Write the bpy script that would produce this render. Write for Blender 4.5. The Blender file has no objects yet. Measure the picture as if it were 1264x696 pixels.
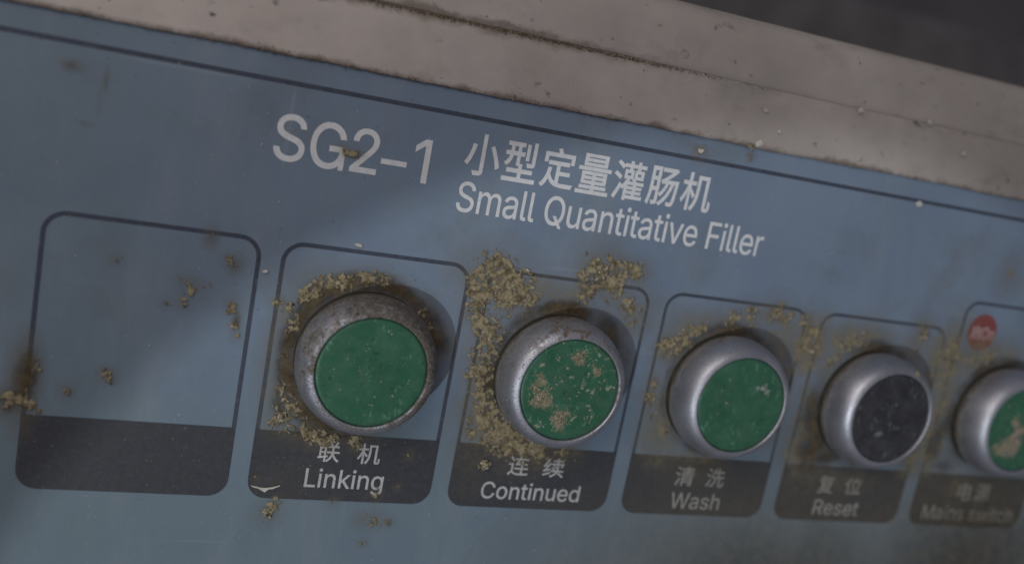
import bpy, bmesh, math, random
import numpy as np
from mathutils import Matrix, Vector

scene = bpy.context.scene
col = scene.collection
MM = 0.001

def at(x, y, out=0.0):
    """panel millimetres (x right, y down, out towards the viewer) -> world metres"""
    return Vector((x * MM, -out * MM, -y * MM))

# ------------------------------------------------------------------ camera
cam_data = bpy.data.cameras.new('camera')
cam = bpy.data.objects.new('camera', cam_data)
col.objects.link(cam)
R0 = (0.929776596, -0.188787165, -0.316029884)
R1 = (0.118440211, 0.966252310, -0.228753994)
R2 = (0.348550424, 0.175259464, 0.920758775)
def w(v): return Vector((v[0], v[2], -v[1]))
cx_, cy_, cz_ = w(R0), -w(R1), -w(R2)
loc = at(17.26, -31.91, 178.26)
cam.matrix_world = Matrix(((cx_.x, cy_.x, cz_.x, loc.x), (cx_.y, cy_.y, cz_.y, loc.y),
                           (cx_.z, cy_.z, cz_.z, loc.z), (0, 0, 0, 1)))
cam_data.sensor_fit = 'HORIZONTAL'
cam_data.sensor_width = 36.0
cam_data.lens = 34.268
cam_data.clip_start = 0.005
cam_data.clip_end = 20
cam_data.dof.use_dof = True
cam_data.dof.focus_distance = 0.187
cam_data.dof.aperture_fstop = 8.0
scene.camera = cam

# ------------------------------------------------------------------ light
world = bpy.data.worlds.new('World')
scene.world = world
world.use_nodes = True
bg = world.node_tree.nodes['Background']
bg.inputs[0].default_value = (0.86, 0.87, 1.0, 1)
bg.inputs[1].default_value = 0.165

def aim(ob, target):
    d = (target - ob.location).normalized()
    ob.rotation_euler = d.to_track_quat('-Z', 'Y').to_euler()

# key lamp, unseen, low left; cone edge shaped to stand for a cast shadow
key_d = bpy.data.lights.new('key_spot', 'SPOT')
key = bpy.data.objects.new('key_spot', key_d)
col.objects.link(key)
key.location = (-1.2299, -1.8629, -0.6410)
aim(key, at(129.0, 84.6))
key_d.energy = 60.0
key_d.color = (0.90, 0.98, 1.0)
key_d.spot_size = math.radians(5.62)
key_d.spot_blend = 0.01
key_d.shadow_soft_size = 0.0045

# unseen fill lamp, added above left to brighten the steel and upper panel
fill_d = bpy.data.lights.new('fill_lamp', 'AREA')
fill = bpy.data.objects.new('fill_lamp', fill_d)
col.objects.link(fill)
fill.location = (-0.24, -0.30, 0.30)
aim(fill, at(20, -40))
fill_d.shape = 'RECTANGLE'
fill_d.size = 0.40
fill_d.size_y = 0.34
fill_d.energy = 1.0
fill_d.color = (1.0, 0.93, 0.86)

vs = scene.view_settings
vs.view_transform = 'Standard'
vs.look = 'None'
vs.exposure = 0.0
vs.gamma = 1.0

# ------------------------------------------------------------------ node helpers
class N:
    def __init__(self, name):
        self.m = bpy.data.materials.new(name)
        self.m.use_nodes = True
        self.t = self.m.node_tree
        self.p = self.t.nodes['Principled BSDF']
        self.out = self.t.nodes['Material Output']
        self.tc = self.t.nodes.new('ShaderNodeTexCoord')
    def put(self, v, sock):
        if isinstance(v, (int, float)): sock.default_value = v
        elif isinstance(v, tuple): sock.default_value = v if len(v) == 4 or len(sock.default_value) == 3 else v + (1,)
        else: self.t.links.new(v, sock)
    def co(self, sx=1, sy=1, sz=1, off=(0, 0, 0), rot=(0, 0, 0), src='Object'):
        m = self.t.nodes.new('ShaderNodeMapping')
        self.t.links.new(self.tc.outputs[src], m.inputs[0])
        m.inputs['Scale'].default_value = (sx, sy, sz)
        m.inputs['Location'].default_value = off
        m.inputs['Rotation'].default_value = rot
        return m.outputs[0]
    def noise(self, scale, detail=3, rough=.55, co=None, dist=0.0):
        n = self.t.nodes.new('ShaderNodeTexNoise')
        n.inputs['Scale'].default_value = scale
        n.inputs['Detail'].default_value = detail
        n.inputs['Roughness'].default_value = rough
        n.inputs['Distortion'].default_value = dist
        self.t.links.new(co if co is not None else self.tc.outputs['Object'], n.inputs['Vector'])
        return n.outputs[0]
    def vor(self, scale, co=None, feature='F1', what='Distance'):
        n = self.t.nodes.new('ShaderNodeTexVoronoi')
        n.feature = feature
        n.inputs['Scale'].default_value = scale
        self.t.links.new(co if co is not None else self.tc.outputs['Object'], n.inputs['Vector'])
        return n.outputs[what]
    def ramp(self, v, a, b, lo=0.0, hi=1.0):
        n = self.t.nodes.new('ShaderNodeMapRange')
        n.interpolation_type = 'SMOOTHSTEP'
        self.put(v, n.inputs[0])
        n.inputs[1].default_value = a; n.inputs[2].default_value = b
        n.inputs[3].default_value = lo; n.inputs[4].default_value = hi
        return n.outputs[0]
    def math(self, op, a, b=0.0, clamp=False):
        n = self.t.nodes.new('ShaderNodeMath'); n.operation = op; n.use_clamp = clamp
        self.put(a, n.inputs[0]); self.put(b, n.inputs[1])
        return n.outputs[0]
    def mix(self, f, a, b):
        n = self.t.nodes.new('ShaderNodeMix'); n.data_type = 'RGBA'
        self.put(f, n.inputs[0]); self.put(a, n.inputs[6]); self.put(b, n.inputs[7])
        return n.outputs[2]
    def bump(self, h, strength=.3, dist=0.0002):
        n = self.t.nodes.new('ShaderNodeBump')
        n.inputs['Strength'].default_value = strength
        n.inputs['Distance'].default_value = dist
        self.put(h, n.inputs['Height'])
        self.t.links.new(n.outputs[0], self.p.inputs['Normal'])
    def set(self, **k):
        names = dict(color='Base Color', rough='Roughness', metal='Metallic', spec='Specular IOR Level',
                     alpha='Alpha', coat='Coat Weight', coat_rough='Coat Roughness', sss='Subsurface Weight')
        for a, v in k.items(): self.put(v, self.p.inputs[names[a]])
        return self.m

# ------------------------------------------------------------------ materials
def m_panel():
    n = N('blue_film')
    big = n.noise(22, 4, .6)
    mid = n.noise(140, 4, .6)
    c = n.mix(n.ramp(big, .3, .7), (.175, .232, .325), (.205, .268, .362))
    c = n.mix(n.ramp(mid, .45, .8, 0, .35), c, (.20, .25, .31))
    # greasy, greyer areas
    c = n.mix(n.ramp(n.noise(38, 5, .65, n.co(off=(3, 1, 2))), .50, .70, 0, .50), c, (.150, .172, .185))
    # greener film low on the panel, with a wandering edge
    sep = n.t.nodes.new('ShaderNodeSeparateXYZ'); n.t.links.new(n.tc.outputs['Object'], sep.inputs[0])
    zz = n.math('ADD', sep.outputs[2], n.math('MULTIPLY', n.math('SUBTRACT', n.noise(30, 3), .5), .03))
    c = n.mix(n.ramp(zz, -.010, -.055, 0, .60), c, (.150, .205, .228))
    c = n.mix(n.ramp(n.math('ADD', sep.outputs[0], n.math('MULTIPLY', n.noise(40, 4, .6, n.co(off=(8, 1, 1))), .05)), .085, .015, 0, .45), c, (.150, .200, .222))  # left side greener, and darkened in colour for its weaker light
    # tiny specks, light and dark
    c = n.mix(n.ramp(n.noise(1500, 2, .5), .68, .74, 0, .55), c, (.42, .42, .40))
    c = n.mix(n.ramp(n.noise(1100, 2, .5, n.co(off=(5, 2, 1))), .69, .75, 0, .5), c, (.06, .065, .07))
    # hazy wipe marks
    wm = n.noise(60, 5, .7, n.co(1, 1, .25, rot=(0, -.9, 0), off=(2, 2, 2)))
    c = n.mix(n.ramp(wm, .46, .72, 0, .42), c, (.265, .305, .35))
    # scratches
    s2 = n.noise(330, 2, .5, n.co(.045, 1, 1, rot=(0, .25, 0)))
    c = n.mix(n.ramp(s2, .69, .74, 0, .36), c, (.30, .34, .40))
    sc = n.noise(260, 2, .5, n.co(1, 1, .06, rot=(0, .5, 0)))
    c = n.mix(n.ramp(sc, .70, .74, 0, .22), c, (.34, .38, .43))
    n.bump(n.math('ADD', n.math('MULTIPLY', n.noise(600, 3), .6), n.math('MULTIPLY', n.noise(60, 3), 1.0)), .12, .0003)
    return n.set(color=c, rough=n.ramp(n.noise(45, 4, .6), .3, .7, .42, .62), spec=.45)

def m_ink(name, c0, c1, wear, rough=.5):
    n = N(name)
    k = n.ramp(n.noise(900, 4, .65), .30, .75)
    c = n.mix(k, c0, c1)
    c = n.mix(n.ramp(n.noise(420, 5, .7, n.co(off=(2, 7, 3))), .60, .70, 0, wear), c, (.16, .20, .26))
    c = n.mix(n.ramp(n.noise(1500, 2, .5), .68, .74, 0, .35), c, (.33, .32, .29))
    n.bump(n.noise(900, 3), .1, .0002)
    return n.set(color=c, rough=rough, spec=.4)

def m_cap(name, c0, c1, seed, patches=()):
    n = N(name)
    o = (seed * 1.7, seed * .9, seed)
    c = n.mix(n.ramp(n.noise(160, 4, .6, n.co(off=o)), .3, .7), c0, c1)
    haze = n.ramp(n.noise(230, 7, .78, n.co(off=o)), .38, .72, .08, .62)
    c = n.mix(haze, c, tuple(v * .9 + .055 for v in c1))
    c = n.mix(n.ramp(n.noise(620, 6, .75, n.co(1, 1, .5, off=o)), .57, .68, 0, .65), c, tuple(v * 1.5 + .13 for v in c1))
    c = n.mix(n.ramp(n.noise(900, 3, .6, n.co(off=(o[2], o[0], 4))), .62, .72, 0, .45), c, tuple(v * .22 for v in c0))
    # fine scratches from fingers
    sc = n.noise(420, 2, .5, n.co(.06, 1, 1, rot=(0, .7 + seed, 0), off=o))
    c = n.mix(n.ramp(sc, .69, .74, 0, .35), c, tuple(v * 1.5 + .05 for v in c1))
    if patches and len(patches) > 3:      # spattered cap: many small dried flecks
        fl = n.math('ADD', n.noise(1150, 4, .65, n.co(off=(o[1], 6, o[0]))), n.ramp(n.noise(230, 3, .5, n.co(off=(o[0], 9, 1))), .35, .65, -.10, .06))
        c = n.mix(n.ramp(fl, .60, .66, 0, .85), c, (.36, .345, .27))
    wob = n.math('MULTIPLY', n.math('SUBTRACT', n.noise(520, 7, .8, n.co(off=o)), .5), .0105)
    dirt = 0.0
    for x, y, r, tint in patches:
        d = n.t.nodes.new('ShaderNodeVectorMath'); d.operation = 'DISTANCE'
        n.t.links.new(n.tc.outputs['Object'], d.inputs[0]); d.inputs[1].default_value = (x * MM, -.0092, -y * MM)
        k = n.ramp(n.math('ADD', d.outputs['Value'], wob), r * MM * 1.05, r * MM * .60, 0, .88)
        c = n.mix(k, c, n.mix(n.ramp(n.noise(1100, 4, .7), .3, .7), tuple(v * .55 for v in tint), tint))
        dirt = n.math('MAXIMUM', dirt, k)
    h = n.math('ADD', n.math('MULTIPLY', n.noise(900, 4, .7), .6), n.math('ADD', n.noise(150, 3), n.math('MULTIPLY', dirt, 1.2)))
    n.bump(h, .25, .00022)
    return n.set(color=c, rough=n.math('MAXIMUM', n.ramp(n.noise(200, 5, .65, n.co(off=o)), .3, .7, .30 if c1[1] > .08 else .18, .58 if c1[1] > .08 else .42), n.math('MULTIPLY', dirt, .8)), spec=.5)

def m_bezel(name, seed, dull, pits, stain):
    n = N(name)
    o = (seed * 2.3, seed, seed * .7)
    c = n.mix(n.ramp(n.noise(120, 4, .6, n.co(off=o)), .3, .7), (.44, .44, .485), (.56, .56, .615))
    c = n.mix(n.ramp(n.noise(2600, 2, .6, n.co(off=o)), .45, .62, 0, .3), c, (.28, .28, .30))
    sep = n.t.nodes.new('ShaderNodeSeparateXYZ'); n.t.links.new(n.tc.outputs['Object'], sep.inputs[0])
    zt = sep.outputs[2]
    # dull coat, noise-broken, thicker at the top; thicker right side also paints in shade
    cover = n.math('ADD', n.noise(170, 6, .72, n.co(off=o)), n.math('ADD', n.ramp(zt, -.012, .013, -.07, .09), n.ramp(sep.outputs[0], -.012, .012, -.09 * dull, .07 * dull)))
    gr = n.ramp(cover, .72 - .36 * dull, .90 - .33 * dull, 0, .92)
    pt = n.ramp(n.noise(1900, 3, .65, n.co(off=o)), .69 - .09 * pits, .73 - .08 * pits, 0, .8)
    pt2 = n.ramp(n.noise(800, 3, .6, n.co(off=(o[2], 2, o[0]))), .75 - .08 * pits, .78 - .07 * pits, 0, .9)
    top = n.math('MULTIPLY', n.ramp(zt, .005, .011), n.ramp(n.noise(200, 4, .7, n.co(off=(o[1], 3, 5))), .68 - .2 * stain, .76 - .2 * stain, 0, .9))
    c = n.mix(gr, c, n.mix(n.ramp(n.noise(1500, 4, .7), .35, .65), (.050, .041, .032), (.165, .142, .118)))
    foot = n.ramp(n.math('ADD', n.math('MULTIPLY', sep.outputs[1], -1.0), n.math('MULTIPLY', n.math('SUBTRACT', n.noise(330, 5, .7, n.co(off=o)), .5), .007)), .0048, .0018, 0, .9)
    c = n.mix(top, c, (.115, .072, .040))
    c = n.mix(foot, c, n.mix(n.ramp(n.noise(700, 4, .7), .3, .7), (.050, .042, .030), (.155, .125, .080)))
    c = n.mix(n.math('MAXIMUM', pt, pt2), c, (.045, .040, .036))
    dirt = n.math('MAXIMUM', n.math('MAXIMUM', gr, n.math('MAXIMUM', top, foot)), n.math('MAXIMUM', pt, pt2))
    n.bump(n.math('ADD', n.math('MULTIPLY', n.noise(3200, 3, .6), 1.4), n.math('MULTIPLY', dirt, 1.2)), .34 + .2 * dull, .00013)
    return n.set(color=c, metal=n.ramp(dirt, 0, 1, .95, .10), rough=n.math('ADD', n.ramp(dirt, 0, 1, .42, .72), n.ramp(n.noise(90, 4, .6, n.co(off=o)), .3, .7, 0, .12)))

def m_plain(name, c0, c1, scale=200, rough=.6, metal=0.0, bump=.2):
    n = N(name)
    n.bump(n.noise(scale * 3, 4), bump, .0003)
    return n.set(color=n.mix(n.ramp(n.noise(scale, 5, .65), .3, .7), c0, c1), rough=rough, metal=metal)

def m_steel(name, seed):
    n = N(name)
    o = (seed, seed * 2.0, seed * .5)
    c = n.mix(n.ramp(n.noise(28, 5, .6, n.co(off=o)), .3, .7), (.55, .485, .44), (.70, .625, .575))
    c = n.mix(n.ramp(n.noise(110, 5, .65, n.co(off=o)), .5, .75, 0, .28), c, (.45, .41, .39))
    c = n.mix(n.ramp(n.noise(260, 4, .6, n.co(.8, 1, 1, off=o)), .64, .74, 0, .75), c, (.14, .13, .125))
    c = n.mix(n.ramp(n.noise(75, 5, .68, n.co(.6, 1, 1, off=(o[1], 4, 2))), .52, .74, 0, .48), c, (.31, .275, .25))
    c = n.mix(n.ramp(n.noise(900, 3, .5, n.co(off=o)), .67, .74, 0, .6), c, (.62, .59, .54))
    c = n.mix(n.ramp(n.noise(420, 3, .5, n.co(off=(1, o[1], 2))), .70, .76, 0, .8), c, (.10, .085, .07))
    sep = n.t.nodes.new('ShaderNodeSeparateXYZ'); n.t.links.new(n.tc.outputs['Object'], sep.inputs[0])
    wob = n.math('MULTIPLY', n.math('SUBTRACT', n.noise(160, 5, .7, n.co(off=o)), .5), .0050)
    z1 = n.math('ADD', sep.outputs[2], wob)
    j1 = n.ramp(z1, .0341, .0325, 0, .75)
    run = n.ramp(sep.outputs[0], .13, .07)
    j2 = n.math('MULTIPLY', n.math('MULTIPLY', n.ramp(z1, .0432, .0452), n.ramp(z1, .0468, .0456)), n.ramp(run, 0, 1, .05, .6))
    c = n.mix(n.math('MAXIMUM', j1, j2), c, n.mix(n.ramp(n.noise(700, 4, .7), .3, .7), (.12, .082, .055), (.27, .205, .15)))
    n.bump(n.math('ADD', n.math('MULTIPLY', n.noise(1200, 3), .35), n.noise(90, 4)), .10, .0003)
    return n.set(color=c, metal=.55, rough=n.ramp(n.noise(80, 4, .6), .3, .7, .46, .64))

def m_grain(name, ca, cb, cc):
    n = N(name)
    g = n.t.nodes.new('ShaderNodeNewGeometry')
    r = g.outputs['Random Per Island']
    c = n.mix(n.ramp(r, .0, .6), ca, cb)
    c = n.mix(n.ramp(r, .72, 1.0, 0, .9), c, cc)
    c = n.mix(n.ramp(n.noise(1800, 3), .4, .7, 0, .45), c, ca)
    n.bump(n.noise(5000, 2), .3, .0001)
    return n.set(color=c, rough=.75, spec=.3)

def m_film():
    n = N('grime')
    a = n.t.nodes.new('ShaderNodeAttribute'); a.attribute_name = 'grime'
    s = n.t.nodes.new('ShaderNodeSeparateColor'); n.t.links.new(a.outputs['Color'], s.inputs[0])
    D, F, B = s.outputs[0], s.outputs[1], s.outputs[2]
    fine = n.noise(1300, 4, .7)
    mid = n.noise(330, 5, .7)
    cr = n.noise(750, 6, .75, n.co(off=(3, 3, 3)))
    crust = n.mix(n.ramp(cr, .36, .62), (.105, .080, .044), (.38, .315, .195))
    crust = n.mix(n.ramp(n.noise(1700, 3, .6), .58, .70, 0, .8), crust, (.52, .47, .36))
    film = n.mix(n.ramp(mid, .3, .7), (.235, .200, .128), (.33, .280, .185))
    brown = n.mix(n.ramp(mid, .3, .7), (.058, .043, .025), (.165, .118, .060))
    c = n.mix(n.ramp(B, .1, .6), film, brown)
    dm = n.ramp(n.math('ADD', D, n.math('MULTIPLY', n.math('SUBTRACT', cr, .5), 1.9)), .16, .86)
    c = n.mix(dm, c, crust)
    af = n.math('MULTIPLY', F, n.ramp(mid, .25, .75, .40, 1.0))
    ab = n.math('MULTIPLY', B, n.ramp(fine, .25, .70, .72, 1.0))
    al = n.math('MAXIMUM', n.math('MAXIMUM', af, ab), n.math('MULTIPLY', dm, .95), True)
    n.bump(n.math('ADD', n.math('MULTIPLY', cr, 1.6), n.math('MULTIPLY', dm, 1.0)), .5, .0003)
    return n.set(color=c, rough=.75, spec=.25, alpha=al)

MAT = dict(
    panel=m_panel(),
    line=m_ink('dark_print', (.050, .062, .090), (.075, .088, .118), .35),
    band=m_ink('label_print', (.050, .053, .062), (.066, .069, .080), .12, .46),
    white=m_ink('pale_print', (.70, .71, .74), (.82, .83, .85), .22),
    dim=m_ink('worn_pale_print', (.50, .50, .51), (.62, .62, .62), .45),
    worn=m_ink('half_worn_print', (.32, .32, .31), (.43, .43, .41), .6),
    faded=m_ink('faded_print', (.34, .34, .32), (.46, .46, .43), .8),
    red=m_ink('red_print', (.22, .050, .055), (.29, .075, .08), .25),
    pink=m_ink('pinkish_print', (.52, .33, .34), (.60, .45, .45), .4),
    steel_a=m_steel('stainless_steel', 1.0), steel_b=m_steel('stainless_steel_sheet', 4.3),
    rubber=m_plain('black_rubber', (.012, .011, .009), (.035, .030, .022), 400, .8),
    dark=m_plain('dark_wall', (.140, .120, .120), (.190, .165, .165), 9, .7),
    darksteel=m_plain('dark_steel', (.12, .108, .106), (.19, .172, .17), 30, .5, .2),
    gunk=m_plain('brown_gunk', (.035, .024, .015), (.12, .085, .05), 420, .8, bump=.6),
    grain=m_grain('dried_paste', (.115, .095, .062), (.35, .30, .21), (.58, .53, .42)),
    grain_brown=m_grain('brown_dried_paste', (.090, .070, .045), (.235, .19, .125), (.42, .36, .25)),
    rust=m_grain('rusty_gunk', (.11, .074, .044), (.24, .17, .105), (.38, .30, .20)),
    pale=m_grain('pale_flake', (.42, .40, .34), (.60, .58, .52), (.66, .63, .58)),
    fleck=m_grain('dull_fleck', (.13, .18, .15), (.24, .29, .25), (.45, .46, .42)),
    film=m_film(),
)

# ------------------------------------------------------------------ mesh helpers
def link(name, mesh, mat, parent=None):
    o = bpy.data.objects.new(name, mesh)
    col.objects.link(o)
    if mat is not None and not mesh.materials: mesh.materials.append(mat)
    if parent is not None: o.parent = parent
    return o

def tag(o, label, cat, group=None, kind=None):
    o['label'] = label
    o['category'] = cat
    if group: o['group'] = group
    if kind: o['kind'] = kind
    return o

def struct(o):
    o['kind'] = 'structure'
    return o

def from_faces(name, verts, faces, smooth=False):
    me = bpy.data.meshes.new(name)
    me.from_pydata([tuple(v) for v in verts], [], faces)
    if smooth: me.polygons.foreach_set('use_smooth', [True] * len(me.polygons))
    me.update()
    return me

def lathe(name, prof, seg=96, smooth=True):
    """profile of (radius mm, out mm); axis along the panel normal, origin on the panel"""
    vs_, fs = [], []
    n = len(prof)
    for s in range(seg):
        a = 2 * math.pi * s / seg
        for r, d in prof:
            vs_.append((r * math.cos(a) * MM, -d * MM, r * math.sin(a) * MM))
    for s in range(seg):
        t = (s + 1) % seg
        for i in range(n - 1):
            fs.append((s * n + i, t * n + i, t * n + i + 1, s * n + i + 1))
    me = from_faces(name, vs_, fs, smooth)
    bm = bmesh.new(); bm.from_mesh(me)
    bmesh.ops.remove_doubles(bm, verts=bm.verts, dist=1e-7)
    bmesh.ops.recalc_face_normals(bm, faces=bm.faces)
    bm.to_mesh(me); bm.free()
    return me

def extrude_profile(name, prof, x0, x1, nx, wob=0.0, smooth=True, seed=1):
    """profile of (y down, out) in mm swept along x"""
    rnd = random.Random(seed)
    vs_, fs = [], []
    m = len(prof)
    ph = [rnd.uniform(0, 6.28) for _ in range(4)]
    for i in range(nx + 1):
        x = x0 + (x1 - x0) * i / nx
        d = wob * (math.sin(x * .09 + ph[0]) + .6 * math.sin(x * .31 + ph[1]) + .4 * math.sin(x * .83 + ph[2]))
        for k, (y, o) in enumerate(prof):
            vs_.append(at(x, y + (d if k < 3 else d * .3), o))
    for i in range(nx):
        for k in range(m - 1):
            fs.append((i * m + k, i * m + k + 1, (i + 1) * m + k + 1, (i + 1) * m + k))
    me = from_faces(name, vs_, fs, smooth)
    bm = bmesh.new(); bm.from_mesh(me)
    bmesh.ops.recalc_face_normals(bm, faces=bm.faces)
    bm.to_mesh(me); bm.free()
    return me

def rr(x0, y0, x1, y1, r, k=7, corners=(1, 1, 1, 1)):
    pts = []
    cs = ((x1, y0, -90, corners[1]), (x1, y1, 0, corners[2]), (x0, y1, 90, corners[3]), (x0, y0, 180, corners[0]))
    for cx, cy, a0, on in cs:
        q = r if on else 0.0
        sx = -1 if cx == x1 else 1
        sy = -1 if cy == y1 else 1
        for i in range(k + 1):
            a = math.radians(a0 + 90 * i / k)
            pts.append((cx + sx * q + q * math.cos(a), cy + sy * q + q * math.sin(a)))
    out = []
    for p in pts:
        if not out or abs(p[0] - out[-1][0]) + abs(p[1] - out[-1][1]) > 1e-6: out.append(p)
    return out

def stroke_loop(name, pts, width, out):
    n = len(pts); vs_, fs = [], []
    for i in range(n):
        a, b, c = Vector(pts[i - 1]), Vector(pts[i]), Vector(pts[(i + 1) % n])
        t = ((b - a).normalized() + (c - b).normalized()).normalized()
        nn = Vector((t.y, -t.x))
        for s in (-.5, .5):
            q = b + nn * width * s
            vs_.append(at(q.x, q.y, out))
    for i in range(n):
        j = (i + 1) % n
        fs.append((2 * i, 2 * i + 1, 2 * j + 1, 2 * j))
    return from_faces(name, vs_, fs)

def poly(name, pts, out):
    return from_faces(name, [at(x, y, out) for x, y in pts], [tuple(range(len(pts)))])

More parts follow.
